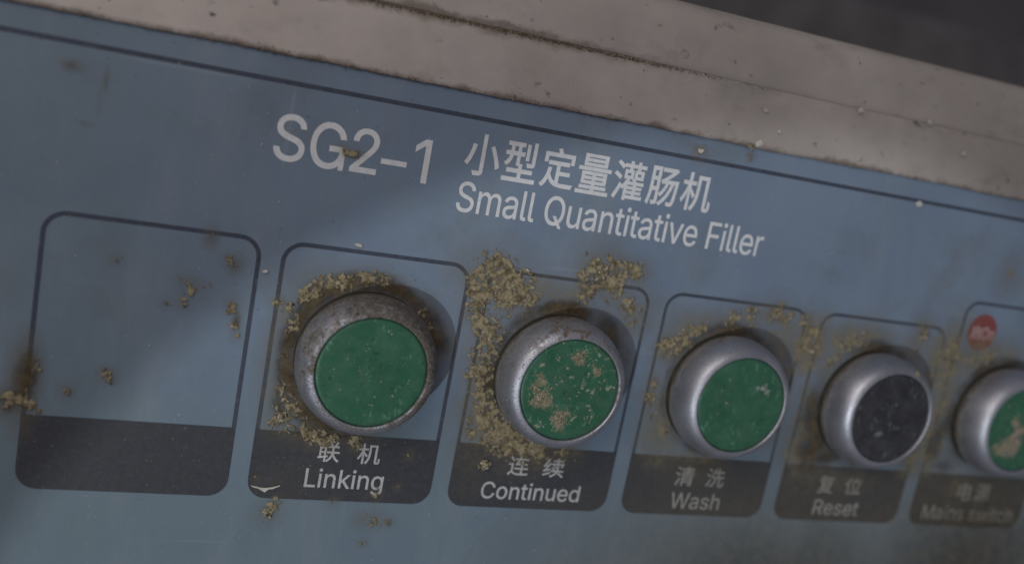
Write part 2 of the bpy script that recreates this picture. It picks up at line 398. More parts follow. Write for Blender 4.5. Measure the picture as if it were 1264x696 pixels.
# ------------------------------------------------------------------ lettering
# outlines of the roman letters: advance, then closed curves of (left handle, point, right handle), 1/1000 em
GLYPH = {
    '-': (453, [[(263,244,337,244,337,226),(337,207,337,188,263,188),(188,188,114,188,114,207),(114,226,114,244,188,244)]]),
    '1': (453, [[(181,0,76,0,76,18),(76,36,76,55,181,55),(286,55,391,55,391,36),(391,18,391,0,286,0)],[(250,509,276,509,276,339),(276,170,276,0,255,0),(234,0,212,0,212,149),(212,299,212,448,211,448),(210,448,209,448,168,418),(127,388,86,358,86,381),(86,404,86,427,123,454),(161,481,198,509,224,509)]]),
    '2': (453, [[(172,0,64,0,64,16),(64,32,64,47,121,108),(177,168,234,229,254,249),(270,267,282,282,295,298),(304,313,311,327,317,341),(320,356,320,371,320,390),(316,405,308,419,299,432),(288,442,273,449,259,456),(242,460,224,460,204,460),(187,456,172,447,158,439),(147,428,139,413,131,399),(127,382,127,362,107,362),(86,362,66,362,66,392),(72,419,86,442,100,465),(119,483,143,496,167,509),(194,516,225,516,255,516),(282,509,306,497,329,484),(348,467,361,445,374,424),(381,399,381,372,381,354),(378,335,371,318,364,300),(353,280,336,259,319,237),(296,211,267,180,229,140),(191,100,153,60,153,59),(153,58,153,57,231,57),(310,57,389,57,389,38),(389,19,389,0,281,0)]]),
    'C': (510, [[(293,-7,267,-7,223,-7),(184,4,150,25,116,46),(89,76,70,115,50,154),(40,201,40,254,40,308),(50,354,70,393,89,432),(116,462,150,484,184,505),(223,516,267,516,293,516),(317,512,340,504,363,497),(384,486,402,471,420,457),(436,439,448,418,460,398),(468,374,473,348,451,348),(430,348,408,348,404,366),(398,381,389,395,381,408),(370,419,357,428,345,438),(331,444,315,449,300,454),(284,456,267,456,236,456),(208,448,184,432,159,417),(139,394,125,364,111,334),(103,297,103,254,103,211),(111,175,125,145,140,115),(159,92,184,76,209,61),(236,53,267,53,284,53),(300,55,315,60,331,65),(345,71,357,81,370,90),(381,101,389,114,398,128),(404,143,408,160,430,160),(451,160,473,160,469,135),(460,111,448,91,436,70),(421,52,402,38,384,23),(363,12,341,5,318,-3)]]),
    'F': (410, [[(82,0,60,0,60,170),(60,339,60,509,163,509),(266,509,369,509,369,490),(369,471,369,452,288,452),(206,452,125,452,125,394),(125,336,125,278,198,278),(272,278,346,278,346,259),(346,240,346,221,272,221),(198,221,125,221,125,147),(125,74,125,0,103,0)]]),
    'G': (520, [[(309,-7,269,-7,223,-7),(184,4,149,25,115,46),(88,77,69,116,50,155),(40,201,40,254,40,308),(50,354,69,393,88,432),(115,462,149,484,183,505),(221,516,265,516,292,516),(317,512,340,504,364,496),(385,484,403,469,422,454),(437,437,449,416,461,396),(470,373,474,349,452,349),(430,349,408,349,403,365),(396,380,387,393,379,406),(368,417,356,427,344,436),(330,444,315,448,300,453),(283,456,265,456,235,456),(208,448,183,432,159,417),(139,394,125,364,111,334),(103,297,103,254,103,211),(111,175,125,145,140,115),(159,92,184,76,209,61),(237,53,269,53,297,53),(323,59,345,71,367,83),(384,101,396,123,409,146),(415,172,415,202,421,201),(428,200,434,199,384,199),(333,199,283,199,283,218),(283,237,283,256,348,256),(413,256,478,256,478,237),(478,219,478,200,478,158),(469,122,451,91,433,60),(408,36,377,19,345,2)]]),
    'L': (393, [[(160,0,60,0,60,170),(60,339,60,509,82,509),(103,509,125,509,125,358),(125,208,125,57,203,57),(282,57,361,57,361,38),(361,19,361,0,261,0)]]),
    'M': (628, [[(81,0,60,0,60,170),(60,339,60,509,91,509),(121,509,152,509,193,402),(235,294,277,187,280,180),(284,170,287,159,291,148),(295,136,299,123,303,110),(307,97,311,84,315,71),(319,59,322,49,317,49),(312,49,307,49,310,59),(314,70,318,83,322,95),(326,108,330,121,334,134),(338,147,342,158,346,170),(349,179,352,187,394,294),(435,402,476,509,507,509),(537,509,568,509,568,339),(568,170,568,0,547,0),(525,0,504,0,504,97),(504,194,504,291,504,302),(504,314,504,327,505,340),(505,354,505,369,505,383),(506,398,506,413,506,428),(507,443,507,457,509,457),(511,457,513,457,508,441),(503,426,498,409,492,393),(487,378,482,363,477,348),(472,334,467,322,463,309),(459,299,456,291,418,194),(380,97,342,0,323,0),(305,0,286,0,248,97),(209,194,170,291,167,299),(163,309,159,321,155,333),(150,346,145,361,140,376),(135,391,129,408,124,424),(118,441,112,457,114,457),(117,457,119,457,119,444),(120,431,120,416,120,401),(121,387,121,372,121,357),(121,342,122,328,122,315),(122,302,122,291,122,194),(122,97,122,0,101,0)]]),
    'O': (533, [[(311,-7,267,-7,223,-7),(184,4,150,25,116,46),(90,76,70,115,50,154),(40,201,40,254,40,308),(50,354,70,393,90,432),(116,462,150,484,184,505),(223,516,267,516,311,516),(350,505,384,484,418,462),(444,432,464,393,483,354),(493,308,493,254,493,201),(483,154,464,115,444,76),(418,46,384,25,350,4)],[(236,53,267,53,297,53),(325,61,349,76,374,91),(394,114,408,144,423,174),(430,211,430,254,430,298),(423,335,408,365,394,395),(374,417,349,433,325,448),(297,456,267,456,236,456),(209,448,184,433,159,417),(140,394,125,364,111,334),(103,297,103,254,103,211),(111,174,125,144,140,114),(159,92,184,76,209,61)]]),
    'Q': (533, [[(274,121,245,159,268,159),(290,159,313,159,332,134),(351,109,369,85,374,78),(379,71,384,65,412,27),(440,-10,468,-48,446,-48),(423,-48,401,-48,382,-23),(364,2,346,27,341,33),(336,39,331,46,302,84)],[(311,-7,267,-7,223,-7),(184,4,150,25,116,46),(90,76,70,115,50,154),(40,201,40,254,40,308),(50,354,70,393,90,432),(116,462,150,484,184,505),(223,516,267,516,311,516),(350,505,384,484,418,462),(444,432,464,393,483,354),(493,308,493,254,493,201),(483,154,464,115,444,76),(418,46,384,25,350,4)],[(236,53,267,53,297,53),(325,61,349,76,374,91),(394,114,408,144,423,174),(430,211,430,254,430,298),(423,335,408,365,394,395),(374,417,349,433,325,448),(297,456,267,456,236,456),(209,448,184,433,159,417),(140,394,125,364,111,334),(103,297,103,254,103,211),(111,174,125,144,140,114),(159,92,184,76,209,61)]]),
    'R': (449, [[(82,0,60,0,60,170),(60,339,60,509,119,509),(177,509,236,509,275,509),(307,502,333,489,359,475),(378,457,390,433,403,410),(409,382,409,352,409,321),(403,295,390,271,378,248),(359,230,333,217,307,204),(275,198,236,198,189,198),(143,198,96,198,96,217),(96,236,96,255,142,255),(188,255,234,255,260,255),(281,259,298,267,314,275),(326,286,334,300,341,315),(345,332,345,352,345,372),(341,390,334,405,326,420),(314,431,298,440,281,448),(259,452,233,452,197,452),(161,452,125,452,125,301),(125,151,125,0,103,0)],[(378,0,353,0,312,76),(271,153,230,229,254,229),(279,229,303,229,344,153),(386,76,428,0,403,0)]]),
    'S': (447, [[(263,-9,224,-9,187,-9),(155,-3,128,9,100,21),(79,38,64,60,49,82),(40,107,38,137,60,137),(82,137,104,137,106,117),(112,101,123,88,134,75),(149,65,166,59,184,52),(203,49,224,49,247,49),(268,53,286,60,304,68),(319,78,329,92,340,105),(346,121,346,139,346,155),(341,169,332,179,323,189),(311,198,296,205,281,211),(264,217,245,222,224,228),(204,234,184,239,142,251),(109,268,86,289,63,311),(52,339,52,372,52,401),(60,426,75,448,90,469),(111,486,138,498,164,510),(194,516,227,516,261,516),(290,510,316,498,342,486),(362,469,377,449,392,428),(400,404,401,378,380,378),(358,378,337,378,335,403),(323,423,302,437,281,451),(256,459,225,459,203,459),(184,455,167,448,151,441),(138,431,129,418,120,406),(115,391,115,376,115,358),(120,344,131,334,142,323),(154,314,169,308,184,302),(199,297,212,293,230,289),(247,284,264,279,279,275),(295,270,312,264,328,257),(344,248,359,238,373,227),(385,214,395,198,404,181),(408,162,408,139,408,111),(401,86,386,64,372,41),(351,24,323,11,296,-2)]]),
    'W': (686, [[(180,0,155,0,109,170),(63,339,16,509,38,509),(60,509,82,509,109,404),(136,300,163,196,168,179),(172,163,175,145,179,128),(183,111,187,94,190,76),(194,58,197,40,194,40),(192,40,189,40,193,58),(196,76,200,94,203,111),(207,128,211,145,215,163),(220,179,224,196,251,300),(279,404,306,509,331,509),(355,509,380,509,407,404),(434,300,462,196,466,179),(470,163,474,145,478,128),(482,111,486,94,490,76),(494,58,497,40,494,40),(491,40,488,40,492,58),(495,76,499,94,502,111),(506,128,510,145,515,163),(519,179,523,196,550,300),(576,404,603,509,625,509),(647,509,670,509,623,339),(577,170,530,0,505,0),(480,0,455,0,426,108),(397,215,368,323,362,344),(357,367,351,391,346,416),(341,444,336,475,341,475),(345,475,350,475,345,445),(340,419,335,395,330,371),(324,347,318,323,289,215),(260,108,230,0,205,0)]]),
    'a': (389, [[(182,-9,160,-9,136,-9),(114,-4,94,5,75,14),(59,27,48,45,36,62),(30,83,30,108,30,130),(35,147,43,161,52,175),(63,185,78,193,92,201),(108,207,125,211,143,215),(160,218,178,220,201,223),(219,225,234,227,248,228),(258,231,265,235,272,239),(276,245,276,255,276,255),(276,256,276,257,276,272),(273,286,267,297,261,308),(252,316,240,322,228,328),(213,331,196,331,178,331),(162,328,149,322,136,317),(126,309,118,301,110,292),(104,283,100,274,80,280),(61,285,41,291,50,314),(62,332,79,346,95,360),(113,369,133,375,153,381),(173,384,194,384,208,384),(223,383,239,379,255,376),(271,370,286,360,301,351),(313,338,322,320,332,303),(337,280,337,251,337,168),(337,84,337,0,317,0),(297,0,277,0,277,17),(277,35,277,52,275,52),(274,52,272,52,268,43),(261,34,252,25,243,15),(230,7,215,1,200,-5)],[(155,45,170,45,193,45),(212,50,228,59,243,68),(255,79,263,93,271,107),(276,122,276,138,276,155),(276,173,276,190,273,187),(268,184,259,182,251,180),(242,178,231,176,221,174),(210,172,200,171,190,170),(182,169,175,168,161,166),(147,163,134,159,121,154),(111,148,103,139,96,131),(92,119,92,105,92,92),(95,81,102,72,109,63),(118,57,130,52,142,48)]]),
    'c': (396, [[(226,-8,207,-8,173,-8),(143,0,117,16,91,33),(71,56,56,85,41,114),(34,149,34,187,34,227),(41,262,56,291,71,321),(91,343,117,360,143,376),(173,384,207,384,226,384),(243,382,260,377,276,372),(292,365,305,356,319,347),(330,335,340,322,350,309),(357,294,362,277,342,272),(322,267,303,262,300,272),(296,281,290,289,285,297),(278,305,270,311,262,317),(253,322,242,325,232,328),(220,330,207,330,182,330),(161,323,145,310,129,297),(116,280,108,258,100,237),(96,213,96,187,96,162),(100,139,108,117,116,96),(129,79,145,66,161,53),(182,46,207,46,220,46),(232,48,243,52,253,55),(263,60,271,66,279,72),(286,80,292,89,297,97),(301,107,304,117,324,112),(343,107,363,102,358,85),(351,70,341,56,332,43),(320,31,306,21,293,12),(277,4,261,-1,244,-6)]]),
    'd': (424, [[(219,-8,195,-8,164,-8),(136,0,111,16,87,32),(68,55,55,84,41,114),(34,149,34,189,34,229),(41,263,55,293,69,322),(88,345,112,361,136,376),(164,384,196,384,219,384),(238,381,253,373,268,365),(279,356,287,346,296,336),(302,327,306,319,308,319),(309,319,311,319,311,382),(311,446,311,509,331,509),(351,509,372,509,372,339),(372,170,372,0,352,0),(332,0,313,0,313,20),(313,39,313,59,311,59),(309,59,307,59,302,51),(295,42,287,31,278,21),(267,12,252,4,238,-4)],[(181,47,205,47,227,47),(247,53,263,65,279,77),(291,94,299,115,308,136),(312,161,312,189,312,217),(308,242,300,263,292,284),(279,300,263,312,247,324),(228,330,205,330,181,330),(161,324,145,311,129,299),(116,282,108,261,100,240),(96,216,96,189,96,162),(100,138,109,117,117,95),(129,78,145,66,161,53)]]),
    'e': (404, [[(238,-8,212,-8,175,-8),(143,0,117,16,90,33),(70,56,56,85,41,114),(34,148,34,187,34,226),(41,260,55,290,69,319),(89,343,115,359,141,376),(171,384,205,384,226,384),(246,381,266,374,285,367),(303,356,319,341,335,326),(348,306,357,282,366,258),(371,228,371,194,371,186),(371,178,371,169,272,169),(174,169,75,169,75,187),(75,204,75,221,163,221),(250,221,338,221,329,215),(319,208,310,202,310,227),(306,249,298,269,290,288),(278,303,263,314,247,325),(228,330,205,330,182,330),(163,325,146,313,130,302),(118,288,109,270,100,251),(96,232,96,211,96,200),(96,189,96,178,96,150),(101,126,110,106,120,87),(134,72,151,61,168,51),(189,46,212,46,228,46),(241,48,254,53,266,57),(277,64,285,73,294,82),(301,93,306,105,325,101),(345,96,365,91,359,71),(349,54,335,39,321,24),(303,13,283,4,262,-4)]]),
    'g': (425, [[(238,-151,207,-151,179,-151),(155,-147,134,-140,113,-132),(96,-123,82,-110,69,-98),(58,-84,51,-69,67,-60),(84,-50,101,-41,107,-49),(113,-57,122,-66,130,-75),(141,-82,154,-88,168,-94),(186,-97,207,-97,238,-97),(263,-90,282,-75,302,-60),(311,-37,311,-6,311,19),(311,44,311,68,310,68),(308,68,306,68,301,60),(295,51,287,41,278,32),(267,23,252,16,238,8),(219,5,195,5,164,5),(137,12,113,27,88,41),(69,62,55,90,41,118),(34,152,34,191,34,230),(41,264,55,293,69,322),(88,345,112,361,137,376),(165,384,196,384,220,384),(239,381,253,373,268,365),(280,356,288,346,297,336),(303,327,308,319,309,319),(311,319,313,319,313,339),(313,359,313,379,333,379),(353,379,372,379,372,250),(372,121,372,-9,372,-42),(365,-69,350,-90,335,-111),(316,-126,291,-136,266,-146)],[(181,59,205,59,228,59),(248,64,264,75,280,86),(292,101,300,121,308,141),(312,165,312,193,312,220),(308,243,300,264,292,284),(280,301,264,312,248,324),(228,330,205,330,181,330),(161,324,145,312,129,299),(117,283,109,262,100,242),(96,219,96,193,96,166),(100,143,109,123,117,103),(129,87,145,76,162,65)]]),
    'h': (410, [[(114,249,114,227,114,151),(114,76,114,0,93,0),(73,0,53,0,53,170),(53,339,53,509,73,509),(93,509,114,509,114,435),(114,361,114,287,110,287),(106,287,102,287,114,322),(131,347,152,362,174,377),(199,384,227,384,253,384),(276,379,295,369,315,358),(330,342,341,321,352,299),(357,273,357,240,357,160),(357,80,357,0,337,0),(316,0,296,0,296,78),(296,157,296,235,296,265),(288,288,273,304,258,321),(237,329,210,329,192,329),(175,325,161,317,146,309),(135,298,126,283,118,267)]]),
    'i': (167, [[(73,0,53,0,53,126),(53,253,53,379,73,379),(93,379,114,379,114,253),(114,126,114,0,93,0)],[(95,443,84,443,72,443),(62,447,54,455,45,462),(41,472,41,483,41,494),(45,504,54,512,62,520),(72,524,84,524,95,524),(106,520,114,512,122,504),(126,494,126,483,126,472),(122,462,114,455,106,447)]]),
    'k': (381, [[(132,158,110,137,110,162),(110,187,110,212,113,212),(117,212,121,212,175,268),(230,323,284,379,310,379),(335,379,360,379,301,319),(243,259,184,199,182,199),(179,199,177,199,155,178)],[(73,0,53,0,53,170),(53,339,53,509,73,509),(93,509,114,509,114,339),(114,170,114,0,93,0)],[(320,0,294,0,245,62),(197,124,148,186,162,200),(177,214,191,229,252,152),(312,76,372,0,346,0)]]),
    'l': (189, [[(147,-2,139,-2,110,-2),(88,5,74,20,60,35),(53,57,53,84,53,226),(53,367,53,509,73,509),(93,509,114,509,114,372),(114,235,114,99,114,81),(116,69,120,62,125,55),(133,52,146,52,152,52),(157,52,160,53,164,53),(167,54,170,54,173,37),(177,20,181,3,175,1),(169,0,162,-1,154,-2)]]),
    'm': (610, [[(73,0,53,0,53,126),(53,253,53,379,72,379),(92,379,112,379,112,351),(112,323,112,295,111,295),(109,295,108,295,113,316),(121,332,132,346,144,359),(157,369,172,376,187,383),(203,386,219,386,247,386),(270,378,287,361,305,344),(316,322,321,295,318,295),(315,295,312,295,317,313),(325,329,337,343,349,357),(364,367,381,375,398,382),(416,386,437,386,459,386),(479,381,497,372,515,362),(530,348,541,328,551,309),(557,285,557,255,557,170),(557,85,557,0,536,0),(516,0,496,0,496,85),(496,169,496,254,496,281),(488,301,473,313,457,325),(439,330,419,330,402,330),(387,327,374,320,362,313),(352,303,345,290,339,278),(335,263,335,247,335,165),(335,82,335,0,315,0),(295,0,274,0,274,87),(274,173,274,260,274,281),(267,298,253,311,239,324),(221,330,199,330,185,330),(171,327,158,320,144,313),(134,303,126,289,118,276),(114,258,114,238,114,159),(114,79,114,0,93,0)]]),
    'n': (410, [[(114,249,114,227,114,151),(114,76,114,0,93,0),(73,0,53,0,53,126),(53,253,53,379,72,379),(92,379,112,379,112,349),(112,318,112,287,109,287),(106,287,102,287,114,322),(131,347,152,362,174,377),(199,384,227,384,253,384),(276,379,295,369,314,358),(330,342,341,321,352,299),(357,273,357,240,357,160),(357,80,357,0,337,0),(316,0,296,0,296,78),(296,157,296,235,296,265),(288,288,273,304,258,321),(237,329,210,329,192,329),(175,325,161,317,146,309),(135,298,126,283,118,267)]]),
    'o': (415, [[(242,-8,207,-8,173,-8),(143,0,117,16,91,33),(71,56,56,85,41,114),(34,149,34,187,34,227),(41,262,56,291,71,321),(91,343,117,360,143,376),(173,384,207,384,242,384),(273,376,299,360,325,343),(345,321,359,291,374,262),(381,227,381,187,381,149),(374,114,359,85,345,56),(325,33,299,16,273,0)],[(182,46,207,46,233,46),(254,53,270,66,287,79),(299,96,307,117,315,139),(319,162,319,187,319,213),(315,236,307,258,299,280),(287,297,270,310,254,323),(233,330,207,330,182,330),(161,323,145,310,129,297),(116,280,108,258,100,237),(96,213,96,187,96,162),(100,139,108,117,116,96),(129,79,145,66,161,53)]]),
    'r': (259, [[(73,0,53,0,53,126),(53,253,53,379,72,379),(92,379,112,379,112,360),(112,340,112,321,113,321),(114,321,115,321,122,340),(135,355,152,367,170,379),(190,385,213,385,218,385),(223,385,229,384,235,384),(240,384,243,384,243,363),(243,343,243,322,242,323),(237,323,230,324,223,325),(215,326,207,326,189,326),(173,322,159,315,145,307),(134,297,126,284,118,270),(114,255,114,237,114,158),(114,79,114,0,93,0)]]),
    's': (365, [[(211,-8,182,-8,156,-8),(133,-4,112,3,92,11),(75,23,62,38,49,53),(40,72,36,94,55,98),(74,102,94,107,99,86),(109,70,124,60,139,50),(158,45,181,45,208,45),(229,51,244,62,260,74),(268,87,268,103,268,116),(263,127,254,136,245,144),(231,151,212,155,191,160),(170,165,149,170,115,178),(89,191,72,208,55,225),(47,247,47,274,47,296),(53,315,65,332,77,348),(94,361,115,370,136,380),(160,384,187,384,213,384),(235,380,254,372,272,365),(287,353,299,339,310,325),(319,309,324,290,305,286),(287,281,268,277,263,292),(255,304,243,316,230,327),(212,333,187,333,165,333),(146,327,131,317,116,306),(109,293,109,277,109,263),(114,252,124,243,134,235),(150,228,172,223,191,218),(210,214,229,209,264,201),(290,188,306,171,323,154),(331,133,331,107,331,84),(325,64,312,47,300,30),(282,16,260,6,237,-3)]]),
    't': (227, [[(138,379,204,379,204,362),(204,344,204,327,138,327),(72,327,6,327,6,344),(6,362,6,379,72,379)],[(65,345,65,471,85,471),(106,471,126,471,126,347),(126,222,126,98,126,81),(129,69,136,61,143,54),(154,50,170,50,174,50),(179,50,185,51,191,52),(197,53,202,54,206,36),(209,19,213,2,207,0),(200,-2,192,-3,184,-4),(176,-4,168,-4,136,-4),(110,4,92,21,74,38),(65,62,65,93,65,219)]]),
    'u': (410, [[(211,-5,182,-5,157,-5),(134,0,115,11,95,21),(80,37,69,59,58,80),(53,107,53,139,53,219),(53,299,53,379,73,379),(93,379,114,379,114,301),(114,222,114,144,114,114),(121,91,137,75,152,58),(173,50,200,50,218,50),(235,54,249,62,264,70),(275,81,283,97,292,112),(296,131,296,153,296,228),(296,304,296,379,316,379),(337,379,357,379,357,253),(357,126,357,0,337,0),(318,0,298,0,298,31),(298,61,298,92,301,92),(304,92,307,92,295,57),(279,32,257,17,235,2)]]),
    'v': (389, [[(184,0,163,0,114,126),(66,253,17,379,40,379),(62,379,84,379,111,305),(138,230,165,155,174,132),(181,110,187,87,193,64),(199,42,206,21,198,21),(191,21,184,21,191,42),(197,64,203,87,209,110),(216,132,224,155,251,230),(278,305,305,379,327,379),(349,379,371,379,323,253),(275,126,226,0,205,0)]]),
    'w': (567, [[(158,0,138,0,99,126),(61,253,23,379,44,379),(66,379,87,379,103,324),(118,269,133,214,140,191),(147,165,154,137,161,108),(168,76,175,41,172,41),(168,41,165,41,172,75),(179,106,186,135,193,163),(199,190,206,214,221,269),(237,324,252,379,273,379),(295,379,316,379,332,324),(347,269,362,214,368,190),(375,164,382,136,388,107),(395,76,402,41,399,41),(395,41,391,41,399,75),(406,107,413,135,420,164),(427,190,434,214,449,269),(465,324,480,379,502,379),(523,379,545,379,506,253),(468,126,429,0,409,0),(389,0,368,0,352,57),(335,114,319,172,314,189),(309,207,305,225,300,243),(295,261,291,280,286,299),(281,318,277,338,281,338),(286,338,291,338,286,319),(281,299,277,280,272,261),(267,243,263,225,258,206),(253,189,248,172,231,114),(215,57,199,0,178,0)]]),
}
GLYPH['1'] = (GLYPH['1'][0], GLYPH['1'][1][1:])
SPUR = [(424, 0, 424, 0, 424, 0), (424, 215, 424, 215, 424, 215), (478, 215, 478, 215, 478, 215), (478, 0, 478, 0, 478, 0)]
# the G of this face has an upright spur
GLYPH['G'] = (GLYPH['G'][0], GLYPH['G'][1] + [SPUR])

from mathutils.geometry import delaunay_2d_cdt

def sample(splines, res=5):
    """closed polylines from lists of (left handle, point, right handle)"""
    out = []
    for pts in splines:
        P = []
        n = len(pts)
        for i in range(n):
            p0, h0 = np.array(pts[i][2:4]), np.array(pts[i][4:6])
            h1, p1 = np.array(pts[(i + 1) % n][0:2]), np.array(pts[(i + 1) % n][2:4])
            chord = p1 - p0
            L = np.hypot(*chord) + 1e-12
            flat = max(abs(np.cross(chord, h0 - p0)), abs(np.cross(chord, h1 - p0))) / L
            k = 1 if flat < 1e-3 else res
            for j in range(k):
                t = j / k
                P.append((1-t)**3 * p0 + 3*(1-t)**2*t * h0 + 3*(1-t)*t*t * h1 + t**3 * p1)
        Q = []
        for q in P:
            if not Q or np.hypot(*(q - Q[-1])) > 1e-3: Q.append(q)
        if len(Q) > 1 and np.hypot(*(Q[0] - Q[-1])) < 1e-3: Q.pop()
        if len(Q) > 2: out.append(np.array(Q))
    return out

def area(P):
    return .5 * np.sum(P[:, 0] * np.roll(P[:, 1], -1) - np.roll(P[:, 0], -1) * P[:, 1])

def fill_outline(loops, weight):
    """flat triangle mesh inside the outlines (non-zero winding), strokes thickened by weight"""
    big = max(loops, key=lambda P: abs(area(P)))
    sg = 1.0 if area(big) > 0 else -1.0
    grown = []
    for P in loops:
        a, c = np.roll(P, 1, 0), np.roll(P, -1, 0)
        t0, t1 = P - a, c - P
        t0 /= np.linalg.norm(t0, axis=1)[:, None] + 1e-12; t1 /= np.linalg.norm(t1, axis=1)[:, None] + 1e-12
        n0 = np.stack([t0[:, 1], -t0[:, 0]], -1); n1 = np.stack([t1[:, 1], -t1[:, 0]], -1)
        m = n0 + n1
        m /= np.maximum(.45, (m * m).sum(1) / 2)[:, None]
        grown.append(P + sg * weight * m)
    verts, edges = [], []
    for P in grown:
        s0 = len(verts)
        verts += [Vector((float(x_), float(y_))) for x_, y_ in P]
        edges += [(s0 + i, s0 + (i + 1) % len(P)) for i in range(len(P))]
    vo, _, fo, *_ = delaunay_2d_cdt(verts, edges, [], 0, 1e-6)
    keep = []
    for f in fo:
        c = np.mean([vo[i] for i in f], axis=0)
        wn = 0
        for P in grown:
            Q = np.roll(P, -1, 0)
            up = (P[:, 1] <= c[1]) & (Q[:, 1] > c[1]); dn = (P[:, 1] > c[1]) & (Q[:, 1] <= c[1])
            side = (Q[:, 0] - P[:, 0]) * (c[1] - P[:, 1]) - (c[0] - P[:, 0]) * (Q[:, 1] - P[:, 1])
            wn += int(np.sum(up & (side > 0))) - int(np.sum(dn & (side < 0)))
        if wn != 0: keep.append(tuple(f))
    return [(v.x, v.y, 0.0) for v in vo], keep

def join_flat(parts):
    V, F_ = [], []
    for v, f in parts:
        k = len(V)
        V += v; F_ += [tuple(i + k for i in q) for q in f]
    me = bpy.data.meshes.new('lettering')
    me.from_pydata(V, [], F_)
    bm = bmesh.new(); bm.from_mesh(me)
    bmesh.ops.delete(bm, geom=[q for q in bm.verts if not q.link_faces], context='VERTS')
    bm.to_mesh(me); bm.free()
    return me

def roman_mesh(text, weight=0.0, track=0.0):
    parts, x = [], 0.0
    for ch in text:
        if ch == ' ':
            x += .20 + track; continue
        adv, spl = GLYPH[ch]
        v, f = fill_outline(sample([[tuple(c / 1000 for c in q) for q in p] for p in spl]), weight)
        parts.append(([(a + x, b, 0.0) for a, b, _ in v], f))
        x += adv / 1000 + track
    return join_flat(parts)

def han_mesh(ch, weight=0.0):
    cu = bpy.data.curves.new('tmp', 'FONT')
    cu.body = ch
    o = bpy.data.objects.new('tmp', cu)
    col.objects.link(o)
    dg = bpy.context.evaluated_depsgraph_get()
    oc = o.evaluated_get(dg)
    c2 = oc.to_curve(dg)
    spl = [[(*p.handle_left[:2], *p.co[:2], *p.handle_right[:2]) for p in sp.bezier_points] for sp in c2.splines]
    oc.to_curve_clear()
    bpy.data.objects.remove(o)
    return join_flat([fill_outline(sample(spl, 4), weight)])

def fit(me, name, x0, x1, ytop, ybase, out, cap=None):
    """fit a flat mesh into x0..x1; its base line (or lowest point) on ybase, cap height (or top) on ytop"""
    n = len(me.vertices)
    co = np.empty(n * 3, dtype=np.float32); me.vertices.foreach_get('co', co); co = co.reshape(-1, 3)
    ax, bx = co[:, 0].min(), co[:, 0].max()
    ay, by = (0.0, cap) if cap else (co[:, 1].min(), co[:, 1].max())
    X = x0 + (co[:, 0] - ax) / (bx - ax) * (x1 - x0)
    Y = ybase + (co[:, 1] - ay) / (by - ay) * (ytop - ybase)
    res = np.column_stack([X * MM, np.full(n, -out * MM), -Y * MM]).astype(np.float32)
    me.vertices.foreach_set('co', res.ravel())
    me.name = name
    me.update()
    return me

CAP = .509

# ------------------------------------------------------------------ setting: dark space behind
wall = struct(link('background', from_faces('background', [(-2, 1.1, -1.2), (2.6, 1.1, -1.2), (2.6, 1.1, 1.6), (-2, 1.1, 1.6)], [(0, 1, 2, 3)]), MAT['dark']))

# ------------------------------------------------------------------ blue control panel
PX0, PX1, PY0, PY1 = -60, 300, -33.0, 105
def grid(name, x0, x1, y0, y1, nx, ny):
    vs_, fs = [], []
    for j in range(ny + 1):
        for i in range(nx + 1):
            vs_.append(at(x0 + (x1 - x0) * i / nx, y0 + (y1 - y0) * j / ny))
    for j in range(ny):
        for i in range(nx):
            a = j * (nx + 1) + i
            fs.append((a, a + nx + 1, a + nx + 2, a + 1))
    return from_faces(name, vs_, fs)

def panel_mesh():
    me = from_faces('control_panel', [at(PX0, PY0 - 3), at(PX1, PY0 - 3), at(PX1, PY1), at(PX0, PY1),
                                      at(PX0, PY0 - 3, -2), at(PX1, PY0 - 3, -2), at(PX1, PY1, -2), at(PX0, PY1, -2)],
                    [(0, 3, 2, 1), (4, 5, 6, 7), (0, 1, 5, 4), (1, 2, 6, 5), (2, 3, 7, 6), (3, 0, 4, 7)])
    return me
panel = link('control_panel', panel_mesh(), MAT['panel'])
tag(panel, 'grimy blue control panel printed with white lettering and dark outlined boxes', 'control panel')
INK = .05
link('border_line', poly('border_line', [(PX0 + .5, -28.75), (PX1 - .5, -28.75), (PX1 - .5, -27.95), (PX0 + .5, -27.95)], INK), MAT['line'], panel)

# headline, letter by letter
for ch, x0, x1, yt, yb, cap in (('S', 35.3, 40.8, -23.0, -14.5, None), ('G', 41.7, 48.1, -22.8, -14.3, None),
                                ('2', 49.2, 54.2, -22.8, -14.6, None), ('-', 54.8, 59.7, -17.9, -16.9, None), ('1', 60.9, 63.9, -22.7, -14.5, None)):
    link('letter', fit(roman_mesh(ch, .006), 'letter', x0, x1, yt, yb, INK), MAT['white'], panel)
x = 70.5
for ch, ws in zip('小型定量灌肠机', (7.4, 7.2, 7.5, 7.5, 7.3, 7.3, 7.6)):
    link('character', fit(han_mesh(ch, .015), 'character', x, x + ws - .3, -25.6, -17.6, INK), MAT['white'], panel)
    x += 7.83
def line(text, x0, x1, yt, yb, mat, parent, out=INK, wgt=.005, name='english_lettering', track=0.0):
    return link(name, fit(roman_mesh(text, wgt, track), name, x0, x1, yt, yb, out, CAP), mat, parent)
line('Small Quantitative Filler', 70.4, 139.8, -16.1, -10.4, MAT['white'], panel, track=-.012)

